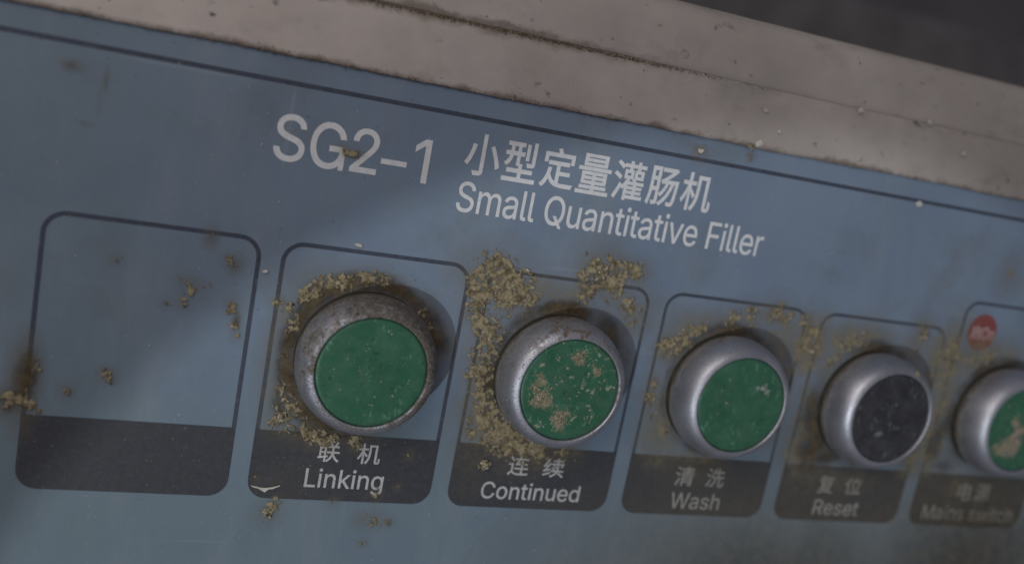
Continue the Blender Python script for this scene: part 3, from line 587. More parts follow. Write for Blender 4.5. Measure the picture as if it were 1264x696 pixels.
# six legend boxes: outline > dark label band, characters, english word
BW, BH, BB = 35.64, 50.0, 13.8
LEG = [
    (None, None, None, 0.0, None),
    ((('联', 52.0, 56.3), ('机', 59.8, 64.4)), (37.7, 42.0), ('Linking', 50.3, 65.9, 43.5, 47.3), 0.0, 'white'),
    ((('连', 91.7, 96.4), ('续', 99.6, 104.5)), (38.4, 42.7), ('Continued', 86.8, 109.3, 44.4, 48.0), 0.0, 'white'),
    ((('清', 131.6, 136.5), ('洗', 139.6, 144.4)), (38.4, 43.0), ('Wash', 131.8, 144.6, 44.7, 48.4), 0.0, 'worn'),
    ((('复', 170.4, 174.9), ('位', 178.2, 183.0)), (38.5, 43.0), ('Reset', 170.6, 183.8, 44.7, 48.4), 0.0, 'faded'),
    ((('电', 213.0, 217.7), ('源', 218.7, 223.7)), (38.2, 43.0), ('Mains switch', 203.6, 233.4, 44.6, 48.3), -7.35, 'faded'),
]
for k, (han, hy, eng, top, ink) in enumerate(LEG):
    bx = 40 * k
    fr = link('legend_frame', stroke_loop('legend_frame', rr(bx, top, bx + BW, BH - .5, 3.6), .78 if k < 2 else .7, INK), MAT['line'], panel)
    link('label_band', poly('label_band', rr(bx - .35, BH - BB, bx + BW + .35, BH, 3.6, corners=(0, 0, 1, 1)), INK + .04), MAT['band'], fr)
    if han:
        for ch, x0, x1 in han:
            link('character', fit(han_mesh(ch, .010), 'character', x0, x1, hy[0], hy[1], INK + .08), MAT['dim' if ink == 'white' else ink], fr)
        line(eng[0], *eng[1:], MAT['dim' if ink == 'white' else ink], fr, INK + .08, .006)
        fr['label'] = 'outlined legend box reading ' + eng[0]
    else:
        fr['label'] = 'outlined legend box with an empty label band'
    if k == 5:
        # red disc with a pale word across it
        dk = link('red_mark', poly('red_mark', [(206.4 + 4.4 * math.cos(a * math.pi / 24), -.3 + 4.5 * math.sin(a * math.pi / 24)) for a in range(48)], INK), MAT['red'], panel)
        link('character', fit(han_mesh('启', .02), 'character', 202.9, 206.2, -1.9, 1.5, INK + .04), MAT['pink'], dk)
        line('On', 206.5, 210.2, -1.6, 1.4, MAT['pink'], dk, INK + .04, .012)

# ------------------------------------------------------------------ steel housing above the panel
housing = bpy.data.objects.new('steel_housing', None)
col.objects.link(housing)
housing.location = at(120, -33)
tag(housing, 'worn stainless steel housing of two overlapping sheets above the blue panel', 'housing')
def child(o):
    o.parent = housing
    o.matrix_parent_inverse = Matrix.Translation(-housing.location)
    return o
low = [(-32.9, .06), (-32.87, .35), (-33.1, .52), (-33.8, .56), (-38, .45), (-42, .3), (-45.2, .15), (-46.2, .0), (-50, -.6)]
child(link('lower_sheet', extrude_profile('lower_sheet', low, -60, 300, 240, .10, True, 3), MAT['steel_a']))
up = [(-45.35, .05), (-45.3, .2), (-45.45, .26), (-46.3, .27), (-50, .18), (-53, -.1), (-55.2, -.7), (-56.8, -1.8), (-58.0, -3.6), (-58.7, -6.0), (-59.0, -10), (-59.2, -160)]
child(link('upper_sheet', extrude_profile('upper_sheet', up, -60, 300, 240, .05, True, 8), MAT['steel_b']))
# dark machine body behind the housing's top edge
hop = link('machine_cover', extrude_profile('machine_cover', [(-40, -260), (-96, -262), (-112, -264), (-120, -270), (-124, -282), (-126, -420)], -150, 900, 6, 0, True), MAT['darksteel'])
tag(hop, 'dark rounded metal cover in the gloom beyond the steel edge', 'cover')

# ------------------------------------------------------------------ push buttons
BEZ = [(12.0, -1.0), (12.2, .2), (12.75, .6), (13.15, 1.3), (13.36, 2.2), (13.4, 3.0)]
BEZ += [(10.9 + 2.5 * math.cos(math.radians(t)), 3.0 + 6.3 * math.sin(math.radians(t))) for t in range(9, 86, 7)]
BEZ += [(10.95, 9.40), (10.75, 9.44), (10.58, 9.36), (10.48, 9.1), (10.45, 7.0)]
def cap_h(r):
    if r <= 9.6: return 9.30 - .12 * (r / 9.3) ** 2
    t = min(1.0, (r - 9.6) / .82)
    return 9.18 - .5 * (1 - math.sqrt(max(0, 1 - t * t)))
CAPP = [(r, cap_h(r)) for r in (0.0, 2, 4, 6, 8, 9.0, 9.6, 9.85, 10.05, 10.2, 10.3, 10.37, 10.41)] + [(10.42, 7.0)]
BUT = [
    # k, cap, label, dull, pits, stain
    (1, 'green', 'green push button above the Linking label, its metal ring dulled and pitted all over', 1.0, 1.0, .6),
    (2, 'green', 'green push button above the Continued label, cap spattered with beige crumbs', .42, .75, .75),
    (3, 'green', 'mostly clean green push button in a bright satin ring above the Wash label', .15, .18, .15),
    (4, 'black', 'black push button above the Reset label', .2, .15, .35),
    (5, 'green', 'green push button above the Mains switch label with a pinkish stain on its cap', .2, .2, .2),
]
bez_me = lathe('bezel', BEZ); cap_me = lathe('cap', CAPP)
gas_me = lathe('gasket', [(13.3, .06), (13.2, .35), (12.9, .5), (12.4, .5), (12.1, .2)], 72)
for k, kind, label, dull, pits, stain in BUT:
    b = bpy.data.objects.new('push_button', None)
    col.objects.link(b)
    b.location = at(40 * k + 17.75, 20.5)
    b.rotation_euler = (0, 0, 0)
    tag(b, label, 'button', 'push buttons in a row on the blue panel')
    me = bez_me.copy(); me.materials.clear()
    o = link('bezel', me, m_bezel('satin_chrome', k, dull, pits, stain), b)
    me = cap_me.copy(); me.materials.clear()
    OC, PK = (.34, .29, .19), (.42, .33, .27)
    pat = {1: [], 2: [(-5.7, 2.3, 2.3, OC), (-1.0, 5.9, 2.2, OC), (.6, -7.0, 1.5, OC), (-6.9, -1.4, 1.3, OC), (4.6, -4.6, 1.1, OC)],
           3: [(4.6, -4.0, .9, (.40, .42, .40))], 4: [(-2.2, 4.0, .7, (.24, .24, .25))], 5: [(-2.6, 4.2, 3.3, PK), (-1.4, .6, 2.2, PK), (-6.4, 5.6, 1.8, OC)]}[k]
    if kind == 'green': mt = m_cap('green_plastic', (.017, .102, .052), (.026, .132, .070), k, pat)
    else: mt = m_cap('black_plastic', (.020, .020, .024), (.034, .034, .040), k, pat)
    c = link('cap', me, mt, b)
    c['label'] = kind + ' plastic button cap'
    g = link('gasket', gas_me, MAT['rubber'], b)

# ------------------------------------------------------------------ dried paste, crumbs and grime
rng = np.random.default_rng(11)
bmi = bmesh.new(); bmesh.ops.create_icosphere(bmi, subdivisions=1, radius=1.0)
ICO_V = np.array([v.co[:] for v in bmi.verts]); ICO_F = np.array([[v.index for v in f.verts] for f in bmi.faces]); bmi.free()

def grains_mesh(name, G):
    """G rows: x, y, out, size (mm), flatness -> one mesh of crumbly grains"""
    G = np.asarray(G, float)
    n, nv = len(G), len(ICO_V)
    V = np.repeat(ICO_V[None], n, 0)
    V = V * (1 + rng.uniform(-.38, .38, (n, nv, 1)))
    q = rng.normal(size=(n, 4)); q /= np.linalg.norm(q, axis=1)[:, None]
    a, b, c, d = q.T
    Rm = np.stack([np.stack([1-2*(c*c+d*d), 2*(b*c-a*d), 2*(b*d+a*c)], -1), np.stack([2*(b*c+a*d), 1-2*(b*b+d*d), 2*(c*d-a*b)], -1),
                   np.stack([2*(b*d-a*c), 2*(c*d+a*b), 1-2*(b*b+c*c)], -1)], 1)
    V = V * np.array([1.0, .75, .6])[None, None] * rng.uniform(.7, 1.3, (n, 1, 3))
    V = np.einsum('nij,nvj->nvi', Rm, V)
    V = V * G[:, 3][:, None, None]
    V[:, :, 2] *= G[:, 4][:, None]
    X = G[:, 0][:, None] + V[:, :, 0]; Y = G[:, 1][:, None] + V[:, :, 1]; O = G[:, 2][:, None] + V[:, :, 2]
    P = np.stack([X * MM, -O * MM, -Y * MM], -1).reshape(-1, 3)
    Fc = (ICO_F[None] + (np.arange(n) * nv)[:, None, None]).reshape(-1, 3)
    me = bpy.data.meshes.new(name)
    me.vertices.add(len(P)); me.vertices.foreach_set('co', P.ravel().astype(np.float32))
    me.loops.add(Fc.size); me.loops.foreach_set('vertex_index', Fc.ravel().astype(np.int32))
    me.polygons.add(len(Fc)); me.polygons.foreach_set('loop_start', np.arange(0, Fc.size, 3, dtype=np.int32))
    me.update(calc_edges=True); me.validate()
    return me

def bez_out(x, y):
    """height above the panel of whatever lies at x, y: panel, button ring or cap"""
    for k in range(1, 6):
        r = math.hypot(x - 40 * k - 17.75, y - 20.5)
        if r < 10.4: return cap_h(r)
        if r < 13.4:
            pr = [(a, b) for a, b in BEZ if b >= 3.0 and a >= 10.7]
            for (a0, b0), (a1, b1) in zip(pr, pr[1:]):
                if a1 <= r <= a0: return b0 + (b1 - b0) * (a0 - r) / (a0 - a1 + 1e-9)
            return 3.0
    return 0.0

# dried paste: x, y, radius (mm), number of grains
CRUST = {
    'b1': [(42.3,12.5,0.8,12),(44.7,9.7,1.2,40),(47.0,7.7,1.2,50),(49.8,6.6,1.2,60),(52.8,5.8,1.2,60),(56.2,4.7,1.1,50),(59.3,4.7,0.9,35),(43.7,15.2,1.1,30),(43.0,21.6,1.1,25),(43.7,27.9,1.1,30),(45.8,31.8,1.3,45),(44.0,33.6,1.6,70),(48.1,34.9,1.4,60),(51.1,36.9,1.1,40),(54.0,37.2,1.0,25),(59.2,37.5,1.0,25),(67.5,10.2,1.0,14),(69.7,13.2,1.0,14),(40.5,11.2,0.8,14)] ,
    'b2': [(79.3,2.2,2.6,170),(82.9,2.9,3.0,200),(86.6,4.1,2.7,150),(81.4,-1.9,1.2,40),(77.4,3.6,1.6,60),(80.6,0.4,2.0,90),(78.1,9.0,1.3,50),(80.6,10.4,1.5,60),(82.0,13.6,1.9,90),(81.8,17.8,1.9,90),(82.0,22.1,1.9,100),(83.0,26.3,1.9,110),(84.9,30.5,2.3,140),(87.5,33.3,2.5,160),(91.2,35.4,2.5,150),(95.0,36.6,2.2,110),(97.9,37.3,1.6,60),(104.1,35.8,1.7,50),(102.5,36.9,1.5,35),(103.2,-2.0,2.6,190),(105.0,-3.9,1.6,60),(101.8,0.3,1.8,60),(108.1,-3.1,1.4,40),(111.7,-3.0,1.4,35),(107.1,1.4,1.6,40),(100.7,3.2,1.2,30),(113.3,5.0,2.2,40),(110.1,3.6,1.1,14),(82.4,34.2,0.9,20)] ,
    'b3': [(121.9,12.5,1.7,40),(124.5,11.0,1.7,40),(126.8,8.4,1.5,45),(129.4,6.7,1.5,45),(132.5,5.2,1.5,40),(136.9,4.0,1.5,40),(140.8,2.9,1.6,45),(147.2,1.6,1.8,70),(150.3,2.7,1.4,30),(121.2,19.5,1.1,20),(121.7,23.2,1.3,30),(123.2,27.7,1.4,25),(126.1,31.2,1.6,20),(155.0,2.4,1.2,25),(127.6,11.2,1.0,14)] ,
    'b4': [(158.0,6.7,2.5,70),(155.8,10.3,2.5,60),(159.7,4.6,2.1,50),(160.2,10.3,2.1,30),(166.4,8.1,2.1,30),(169.1,5.9,2.1,40),(173.2,4.3,1.9,30),(156.8,2.6,1.2,12),(189.1,1.9,2.0,35),(186.6,3.7,1.1,12),(166.3,11.7,1.7,16)] ,
    'b5': [(198.6,4.1,2.0,30),(199.0,7.6,2.3,40),(203.4,7.2,2.3,40),(207.9,5.3,2.3,40),(213.1,5.2,2.1,25),(195.0,0.9,1.3,14),(209.6,-14.9,1.1,10)] ,
    'box1': [(11.8,6.9,0.5,10),(23.8,9.3,0.7,22),(25.1,10.5,0.7,20),(23.6,12.8,0.9,26),(20.6,13.6,0.6,8),(27.1,9.8,0.6,10),(30.1,4.2,0.6,12),(31.7,5.4,0.7,18),(32.4,12.6,0.9,25),(32.0,14.1,0.6,10),(33.2,16.6,0.7,22),(33.9,18.6,0.6,16),(6.5,31.4,0.8,30),(12.4,27.5,0.6,10),(13.3,28.5,0.6,10),(-2.4,33.6,1.4,40),(-1.0,31.0,1.2,25),(0.6,34.6,1.2,25),(0.7,27.9,1.0,12)] ,
    'low': [(44.2,53.0,1.3,30),(45.2,50.9,0.8,14),(62.7,54.0,0.9,7),(65.7,53.9,1.0,9),(68.2,54.2,0.7,5),(64.8,48.5,0.8,25),(70.2,39.7,0.7,12),(56.4,50.0,0.7,12),(41.3,46.1,0.5,4),(63.7,59.0,0.5,6),(68.9,46.4,0.5,6)] ,
    'top': [(47.9,-18.1,0.7,14),(48.9,-18.0,0.7,10),(50.1,-17.9,0.6,6),(119.9,-30.2,1.1,20),(130.9,-33.1,1.1,25),(131.5,-31.1,0.7,10),(209.8,-14.5,0.9,6)] ,
}
# flecks on each cap, relative to its centre: x, y, radius
CAPSPECK = {
    1: [(1.8, -8.2, 0.8), (-1.4, -4.7, 1.0), (-4.8, -2.7, 0.5), (-7.1, -0.2, 0.5), (-2.2, -0.2, 0.5), (1.9, 1.4, 0.5), (1.2, 4.6, 0.5), (4.6, 4.0, 0.6), (7.2, 0.9, 0.5), (-0.0, 8.2, 0.5), (5.5, -2.1, 0.3), (-5.3, 3.6, 0.3), (0.9, 6.2, 0.5)] ,
    2: [(0.5, -7.1, 1.4), (-5.9, 1.9, 1.9), (-1.1, 5.9, 1.9), (-7.1, -2.2, 1.0), (-3.8, -2.5, 0.9), (-1.5, -4.4, 0.7), (4.5, -4.9, 1.0), (6.4, -0.8, 0.7), (0.2, 1.4, 0.7), (5.2, 3.6, 0.7), (-4.1, -0.3, 0.7), (-7.5, 0.0, 1.4), (6.9, -2.6, 0.5), (4.2, 5.4, 0.5), (-2.9, -6.7, 0.5), (-6.5, -4.7, 0.5), (3.6, -9.0, 0.5)] ,
    3: [(4.7, -4.1, 0.9), (-4.0, -0.3, 0.7), (-5.4, 2.2, 0.6), (-4.3, -5.1, 0.6), (0.2, 8.2, 0.6), (-5.7, -2.8, 0.6), (1.1, -3.8, 0.4)] ,
    4: [(-2.7, 4.0, 1.2), (-4.3, 0.4, 0.8), (-10.0, -3.4, 0.4), (0.3, -3.2, 0.6)] ,
    5: [(-3.0, 3.8, 2.9), (-3.1, -2.0, 1.7), (-6.6, -5.8, 1.1)] ,
}
# greyish beige film: x, y, rx, ry, strength
FILM = [(134, 6.5, 13, 2.2, .8), (147, 2.5, 5, 2.2, .7), (123, 12, 3, 2.2, .7), (158, 6, 3.5, 5, .95), (170, 5.5, 7, 2, .85), (199, 6, 4, 5, .95), (209, 5.5, 8, 2.2, .9), (121.5, 24, 1.6, 6, .7),
        (44, 26, 4.4, 9.9, 0.53), (50, 8, 8.8, 4.4, 0.53), (84, 24, 5.5, 15.4, 0.72), (92, 4, 11.0, 3.85, 0.66), (108, 2, 8.8, 4.4, 0.46),
        (113, 6, 5.5, 5.5, 0.6), (92, 34, 9.9, 4.4, 0.79), (126, 28, 5.5, 9.9, 0.96), (125, 12, 5.5, 4.4, 0.78), (136, 6, 13.2, 3.3, 0.78),
        (136, 36, 8.8, 2.75, 0.61), (151, 8, 5.5, 6.6, 0.78), (154, 20, 3.3, 11.0, 0.7), (158, 8, 5.5, 6.6, 1.1), (164, 26, 6.6, 13.2, 0.96),
        (172, 6, 11.0, 4.4, 0.96), (188, 6, 5.5, 5.5, 0.7), (192, 22, 3.3, 11.0, 0.61), (177, 40, 15.4, 4.4, 0.37), (137, 40, 15.4, 4.4, 0.26),
        (198, 8, 6.6, 9.9, 1.1), (201, 24, 5.5, 13.2, 1.1), (208, 6, 11.0, 4.4, 1.1), (217, 40, 17.6, 4.4, 0.52), (196, 33, 4.4, 6.6, 0.7),
        (210, -14, 4.4, 4.4, 0.35), (48, 46, 9.9, 5.5, 0.1)]
# dark olive brown stain
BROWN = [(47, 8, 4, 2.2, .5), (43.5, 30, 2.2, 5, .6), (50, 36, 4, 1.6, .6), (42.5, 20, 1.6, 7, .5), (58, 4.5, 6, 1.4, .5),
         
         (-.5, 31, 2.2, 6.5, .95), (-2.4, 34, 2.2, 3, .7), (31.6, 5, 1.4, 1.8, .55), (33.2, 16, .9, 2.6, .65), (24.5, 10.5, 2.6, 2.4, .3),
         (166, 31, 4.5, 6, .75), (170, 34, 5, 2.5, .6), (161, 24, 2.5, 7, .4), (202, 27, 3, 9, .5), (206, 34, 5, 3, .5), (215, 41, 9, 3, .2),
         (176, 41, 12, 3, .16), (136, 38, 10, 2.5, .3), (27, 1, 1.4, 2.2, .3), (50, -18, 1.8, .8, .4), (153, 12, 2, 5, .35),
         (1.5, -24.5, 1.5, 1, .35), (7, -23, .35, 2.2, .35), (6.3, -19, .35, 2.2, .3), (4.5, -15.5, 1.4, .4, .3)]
# arcs of grime round each button: kind, angle (0 right, 90 up), spread, radius, width, strength
RINGS = {
    1: [('B', 180, 75, 15.2, 1.5, .95), ('B', 120, 45, 15.6, 1.7, .9), ('B', 70, 40, 15.4, 1.3, .85), ('B', 30, 30, 15.2, 2.2, .8), ('B', 240, 45, 15.4, 1.8, .95),
        ('B', 290, 40, 15.0, 1.2, .6), ('F', 180, 100, 17.5, 2.0, .35)],
    2: [('B', 190, 60, 14.8, 1.2, .9), ('B', 100, 50, 15.0, 1.4, .95), ('B', 40, 35, 15.2, 2.2, .85), ('B', 5, 25, 14.8, 1.4, .6), ('F', 90, 60, 17, 2, .4), ('B', 250, 50, 14.6, 1.0, .7)],
    3: [('B', 95, 60, 14.9, 1.3, .85), ('B', 190, 60, 14.6, .9, .5), ('F', 10, 40, 15.6, 2.2, .5), ('B', 40, 30, 15, 1.6, .6), ('B', 270, 60, 14.6, 1.0, .5)],
    4: [('B', 90, 50, 14.9, 1.3, .8), ('B', 200, 50, 15.4, 1.8, .75), ('B', 260, 50, 15, 1.4, .6), ('F', 140, 70, 16.5, 2.4, .6), ('B', 30, 30, 15, 1.7, .55)],
    5: [('B', 120, 60, 14.8, 1.3, .8), ('B', 200, 50, 14.8, 1.4, .6), ('F', 160, 90, 17, 3.0, .7)],
}

# even olive wash over the low right corner: old grease plus painted shade
SHADE_WASH = [(165, 71, 52, 24, .60), (225, 64, 45, 28, .60), (215, 44, 26, 9, .30), (172, 44, 22, 8, .22)]


RES_LABEL = {
    'b1': 'brown dried paste caked round the Linking button', 'b2': 'thick beige dried paste caked left of the Continued button',
    'b3': 'arc of beige dried paste around the Wash button', 'b4': 'smeared beige paste between the Wash and Reset buttons',
    'b5': 'dull beige paste crusted beside the Mains switch button', 'box1': 'small brown spots of paste in the empty legend box',
    'low': 'small crumbs of paste under the Linking label', 'top': 'orange crumbs stuck on the headline and panel top edge'}
gx = np.arange(-16, 246, .30); gy = np.arange(-31.5, 66, .30)
X, Y = np.meshgrid(gx, gy)
def vnoise(scale, seed):
    r = np.random.default_rng(seed)
    nx_, ny_ = int((gx[-1] - gx[0]) / scale) + 3, int((gy[-1] - gy[0]) / scale) + 3
    T = r.random((ny_, nx_))
    u = (X - gx[0]) / scale; v = (Y - gy[0]) / scale
    i, j = u.astype(int), v.astype(int); fu, fv = u - i, v - j
    fu = fu * fu * (3 - 2 * fu); fv = fv * fv * (3 - 2 * fv)
    return (T[j, i] * (1 - fu) + T[j, i + 1] * fu) * (1 - fv) + (T[j + 1, i] * (1 - fu) + T[j + 1, i + 1] * fu) * fv
nz = (vnoise(6, 1) + .6 * vnoise(2.5, 2) + .4 * vnoise(1.1, 3)) / 2.0
rag = (vnoise(3.1, 21) + .9 * vnoise(1.4, 22) + .7 * vnoise(.7, 23)) / 2.6
fin = vnoise(.45, 31)
Dm = np.zeros_like(X)
SOFT = np.zeros_like(X)
for key_, spec in CRUST.items():
    F0 = np.zeros_like(X)
    for x, y, r, n in spec:
        q = (X - x) ** 2 + (Y - y) ** 2
        F0 += min(1.0, n / (20 * r * r) + .22) * np.exp(-q / (2 * (r * .95) ** 2))
        SOFT = np.maximum(SOFT, (.50 if key_[0] == 'b' and key_ != 'box1' else .22) * np.exp(-q / (2 * (r * 1.7) ** 2)))
    t = np.clip((np.minimum(F0, 1.1) + 2.3 * (rag - .5) + 1.5 * (fin - .5) - (.36 if key_ in ('b1', 'b2', 'b3') else .48)) / (.70 if key_ in ('b1', 'b2') else 1.0), 0, 1)
    Dk = t * t * (3 - 2 * t) * np.clip(F0 * 5 - .25, 0, 1)
    for k in range(1, 6):      # the rings stand clear of the crust
        Dk *= np.where(np.hypot(X - 40 * k - 17.75, Y - 20.5) < (12.4 if k == 1 else 12.9), .0, 1.0)
    Dm = np.maximum(Dm, Dk)
    pr = (Dk + .10 * np.clip(F0, 0, 1) * (.2 + 1.6 * np.clip(rag * 2 - .6, 0, 1))).ravel()
    cnt = int(pr.sum() * .09 * {'b1': 6, 'b2': 8, 'b3': 5, 'b4': 3, 'b5': 3}.get(key_, 9))
    pick = rng.choice(pr.size, cnt, p=pr / pr.sum())
    G = []
    for i in pick:
        x, y = X.flat[i] + rng.uniform(-.2, .2), Y.flat[i] + rng.uniform(-.2, .2)
        d = Dk.flat[i]
        s_ = min(.62, .050 * math.exp(abs(rng.normal()) * .90)) * (.7 + .3 * d)
        G.append((x, y, bez_out(x, y) + .13 + d * .26 * rng.random() * (.2 + nz.flat[i]) + s_ * .04, s_, .38 if s_ < .2 else .22))
    if key_ == 'b1':           # brown crust on the lip of this ring
        for _ in range(1500):
            a_, r_ = rng.uniform(0, 2 * math.pi), 10.75 + abs(rng.normal()) * .38
            if rng.random() > .45 + .55 * math.sin(a_ * 2 + 1) ** 2: continue
            x, y = 57.75 + r_ * math.cos(a_), 20.5 + r_ * math.sin(a_)
            G.append((x, y, bez_out(x, y) + .02, rng.uniform(.04, .13), .5))
    o = link('dried_paste', grains_mesh('dried_paste', G), MAT['grain_brown' if key_ in ('b1', 'box1') else 'grain'])
    tag(o, RES_LABEL[key_], 'residue', kind='stuff')

# separate lumps one could pick off
def lump(x, y, r, h, label, mat='grain', base=0.0, n=34):
    G = [(x, y, base + h * .35, r * .62, h / r)]
    for _ in range(n):
        a = rng.uniform(0, 6.283); q = r * math.sqrt(rng.random()) * .85
        G.append((x + q * math.cos(a), y + q * math.sin(a) * .9, base + .1 + h * (1 - (q / r) ** 2) * .65, r * rng.uniform(.12, .34), .8))
    return tag(link('dried_crumb', grains_mesh('dried_crumb', G), MAT[mat]), label, 'crumb')
lump(86.3, 40.7, 1.5, 1.3, 'pale round crumb stuck on the Continued label band', 'grain')
lump(44.2, 53.0, 1.1, .5, 'tan crumb on the blue film just under the Linking label band')
lump(64.8, 48.5, .7, .6, 'small brown crumb on the tail of the word Linking')
lump(103.4, -2.2, 2.0, .7, 'large crumbly lump on the top outline of the Continued box', n=120)
lump(44.0, 33.4, 1.4, .8, 'tan lump at the lower left of the Linking button', n=50)
lump(54.6, 37.0, 1.2, .6, 'orange brown lump under the ring of the Linking button', n=60)
lump(147.2, 1.6, 1.5, .8, 'beige lump on the top outline of the Wash box', n=50)
lump(189.1, 1.9, 1.4, .6, 'orange tan lump at the top corner of the Reset box', n=40)
lump(181.5, 9.6, .9, .8, 'yellowish crumb on the ring of the black Reset button', base=bez_out(181.5, 9.6) - .3, n=20)
lump(6.5, 31.4, .75, .5, 'small tan crumb just above the empty label band')
lump(130.9, -33.0, .9, .8, 'orange crumb wedged on the lower edge of the steel sheet', base=.5)

# pale flakes: thin chips of dried paste or paint
def flake(x, y, r, base, ang=0.0, asp=1.0):
    pts = []
    n = 9
    for i in range(n):
        a = 2 * math.pi * i / n
        q = r * rng.uniform(.55, 1.1)
        u, v = q * math.cos(a), q * math.sin(a) * asp
        pts.append((x + u * math.cos(ang) - v * math.sin(ang), y + u * math.sin(ang) + v * math.cos(ang)))
    vs_ = [at(px, py, base + .02) for px, py in pts] + [at(x + (px - x) * .8, y + (py - y) * .8, base + rng.uniform(.10, .28)) for px, py in pts]
    fs = [tuple(range(n, 2 * n))] + [(i, (i + 1) % n, n + (i + 1) % n, n + i) for i in range(n)]
    return vs_, fs
FLK = [((132.4, -40.8, .85), 'white chip on the lower steel sheet above the word Filler'), ((136.9, -37.0, .6), 'small white chip low on the steel sheet'),
       ((186.0, -40.5, .95), 'white chip near the right end of the lower steel sheet'), ((178.1, -27.7, 1.1), 'white chip lying across the dark border line'),
       ((132.9, -33.9, 1.1), 'long white chip on the steel sheet lower edge'), ((53.3, -1.2, 1.0), 'white chip just above the Linking box outline'),
       ((37.1, 5.9, .7), 'white chip between the empty box and the Linking box'), ((119.9, -30.2, .9), 'pale spatter chip above the border line'),
       ((155.5, -45.0, 1.0), 'pale smear chip on the seam of the steel sheets'), ((174.0, -45.6, .9), 'pale chip on the seam at the right of the steel sheets'),
       ((192.3, -43.8, .55), 'tiny white chip at the far right of the steel seam')]
for (x, y, r), label in FLK:
    base = .1 if y > -33 else (.6 if y > -45 else 1.0)
    v, f_ = flake(x, y, r, base, rng.uniform(-.4, .4), rng.uniform(.4, .8))
    tag(link('pale_chip', from_faces('pale_chip', v, f_), MAT['pale']), label, 'chip')
# torn scuff in the Linking label band
v, f_ = [], []
for i in range(9):
    t = i / 8
    for s in (0, 1):
        v.append(at(40.4 + 5.4 * t, 47.5 + .55 * math.sin(t * 3.1) - .3 * t + s * (.15 + .8 * math.sin(t * 3.14) ** 2 * (.6 + .4 * math.sin(i * 2.1))), .16 + .05 * s))
for i in range(8): f_.append((2 * i, 2 * i + 1, 2 * i + 3, 2 * i + 2))
tag(link('scuff', from_faces('scuff', v, f_), MAT['pale']), 'pale torn scuff at the left corner of the Linking label', 'scuff')

# flecks on the caps
for k, lst in CAPSPECK.items():
    G = []
    cx = 40 * k + 17.75
    for x, y, r in lst:
        big = r >= 1.3
        for _ in range(int(70 * r * r) + 5 if big else int(9 * r) + 3):
            a = rng.uniform(0, 6.283); q = r * abs(rng.normal()) * .5
            px, py = x + q * math.cos(a), y + q * math.sin(a)
            rr_ = math.hypot(px, py)
            if rr_ > 9.9: continue
            s = rng.uniform(.06, .26) if big else rng.uniform(.06, .24)
            G.append((cx + px, 20.5 + py, cap_h(rr_) + s * .05, s, .3))
    for _ in range(70 if k in (1, 2) else 35):
        a = rng.uniform(0, 6.283); q = 9.7 * math.sqrt(rng.random())
        G.append((cx + q * math.cos(a), 20.5 + q * math.sin(a), cap_h(q) + .01, rng.uniform(.04, .12), .4))
    word = {1: 'Linking', 2: 'Continued', 3: 'Wash', 4: 'Reset', 5: 'Mains switch'}[k]
    tag(link('flecks', grains_mesh('flecks', G), MAT['grain' if k in (2, 5) else 'fleck']), 'pale flecks scattered on the cap of the %s button' % word, 'flecks', kind='stuff')

# loose specks all over the panel
G = []
for _ in range(900):
    x, y = rng.uniform(-15, 250), rng.uniform(-32, 64)
    if bez_out(x, y) > 0: continue
    G.append((x, y, .07, rng.uniform(.04, .10) if rng.random() < .9 else rng.uniform(.1, .2), .5))
tag(link('loose_specks', grains_mesh('loose_specks', G), MAT['pale']), 'fine pale specks scattered over the blue panel', 'specks', kind='stuff')

# brown gunk packed along the joint under the steel and in the seam of the two sheets
G = []
for _ in range(3200):
    x = rng.uniform(-20, 150)
    dens = 1.0 if x < 75 else max(.12, 1 - (x - 75) / 50)
    wv = .5 + .5 * math.sin(x * .21 + 1) * math.sin(x * .07)
    if rng.random() > dens * (.35 + .65 * wv): continue
    G.append((x, -32.75 - abs(rng.normal()) * .42 * (.5 + wv), rng.uniform(.05, .6), rng.uniform(.05, .18), .6))
tag(link('joint_gunk', grains_mesh('joint_gunk', G), MAT['rust']), 'rusty brown gunk packed along the joint of steel and blue panel', 'gunk', kind='stuff')
G = []
for _ in range(3000):
    x = rng.uniform(30, 135)
    dens = 1.0 if x < 100 else max(.05, 1 - (x - 100) / 22)
    if rng.random() > dens: continue
    G.append((x, -45.25 + abs(rng.normal()) * .30, rng.uniform(.15, .5), rng.uniform(.05, .15), .7))
tag(link('seam_gunk', grains_mesh('seam_gunk', G), MAT['rust']), 'dark brown gunk in the seam between the two steel sheets', 'gunk', kind='stuff')

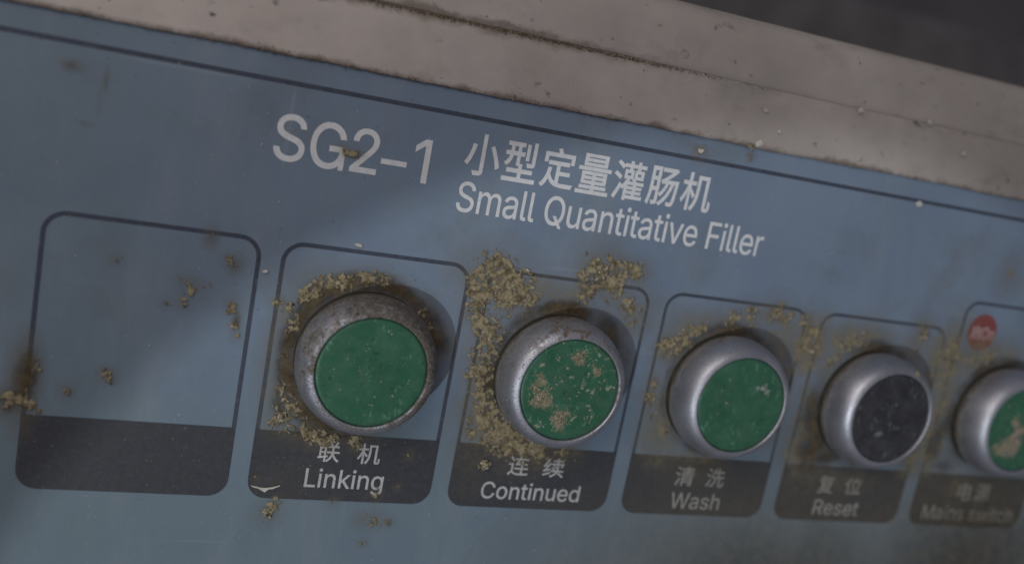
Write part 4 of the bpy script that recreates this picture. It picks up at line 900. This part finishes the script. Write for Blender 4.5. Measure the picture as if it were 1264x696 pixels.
# grime film: a thin uneven coat over panel and print, with painted low-right shade
Fm = SOFT.copy(); Bm = np.zeros_like(X)
def ell(M, x, y, rx, ry, s):
    g = s * np.exp(-(((X - x) / rx) ** 2 + ((Y - y) / ry) ** 2))
    return np.maximum(M, g)
for a in FILM: Fm = ell(Fm, *a)
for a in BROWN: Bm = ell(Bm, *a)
for k, lst in RINGS.items():
    cx = 40 * k + 17.75
    r = np.hypot(X - cx, Y - 20.5); an = np.degrees(np.arctan2(20.5 - Y, X - cx))
    for kind, a0, spread, rc, wd, s in lst:
        da = (an - a0 + 180) % 360 - 180
        g = s * np.exp(-((r - rc + .7) / (wd * 1.45)) ** 2) * np.exp(-(da / spread) ** 2)
        if kind == 'B': Bm = np.maximum(Bm, g)
        else: Fm = np.maximum(Fm, g)
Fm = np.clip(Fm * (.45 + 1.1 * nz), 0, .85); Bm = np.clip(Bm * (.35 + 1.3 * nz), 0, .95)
for a in SHADE_WASH: Bm = np.maximum(Bm, ell(np.zeros_like(X), *a) * (.85 + .3 * vnoise(14, 41))); Dm = np.clip(Dm, 0, 1)
tot = np.maximum(np.maximum(Fm, Bm), Dm)
H = .17 + .16 * Dm * (.3 + vnoise(.8, 5)) + .03 * Bm
keep = tot > .05
ny_, nx_ = X.shape
fk = keep[:-1, :-1] | keep[1:, :-1] | keep[:-1, 1:] | keep[1:, 1:]
idx = np.arange(nx_ * ny_).reshape(ny_, nx_)
Fq = np.stack([idx[:-1, :-1], idx[1:, :-1], idx[1:, 1:], idx[:-1, 1:]], -1)[fk]
used = np.unique(Fq); remap = np.full(nx_ * ny_, -1); remap[used] = np.arange(len(used))
Fq = remap[Fq]
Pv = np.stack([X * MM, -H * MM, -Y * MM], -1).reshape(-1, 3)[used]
me = bpy.data.meshes.new('grime_shade_film')
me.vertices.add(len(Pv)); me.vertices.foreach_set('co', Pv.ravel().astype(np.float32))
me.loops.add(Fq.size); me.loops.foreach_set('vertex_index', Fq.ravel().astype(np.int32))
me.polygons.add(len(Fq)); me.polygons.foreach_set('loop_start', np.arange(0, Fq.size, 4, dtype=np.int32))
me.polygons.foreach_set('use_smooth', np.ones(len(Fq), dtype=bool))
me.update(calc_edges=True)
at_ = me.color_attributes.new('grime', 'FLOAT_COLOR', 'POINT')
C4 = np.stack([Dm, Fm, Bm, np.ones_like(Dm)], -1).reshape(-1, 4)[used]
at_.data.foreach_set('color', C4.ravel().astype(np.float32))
tag(link('grime_shade_film', me, MAT['film']), 'brown and beige grime smeared on the panel around the buttons, with shade painted low right', 'grime', kind='stuff')
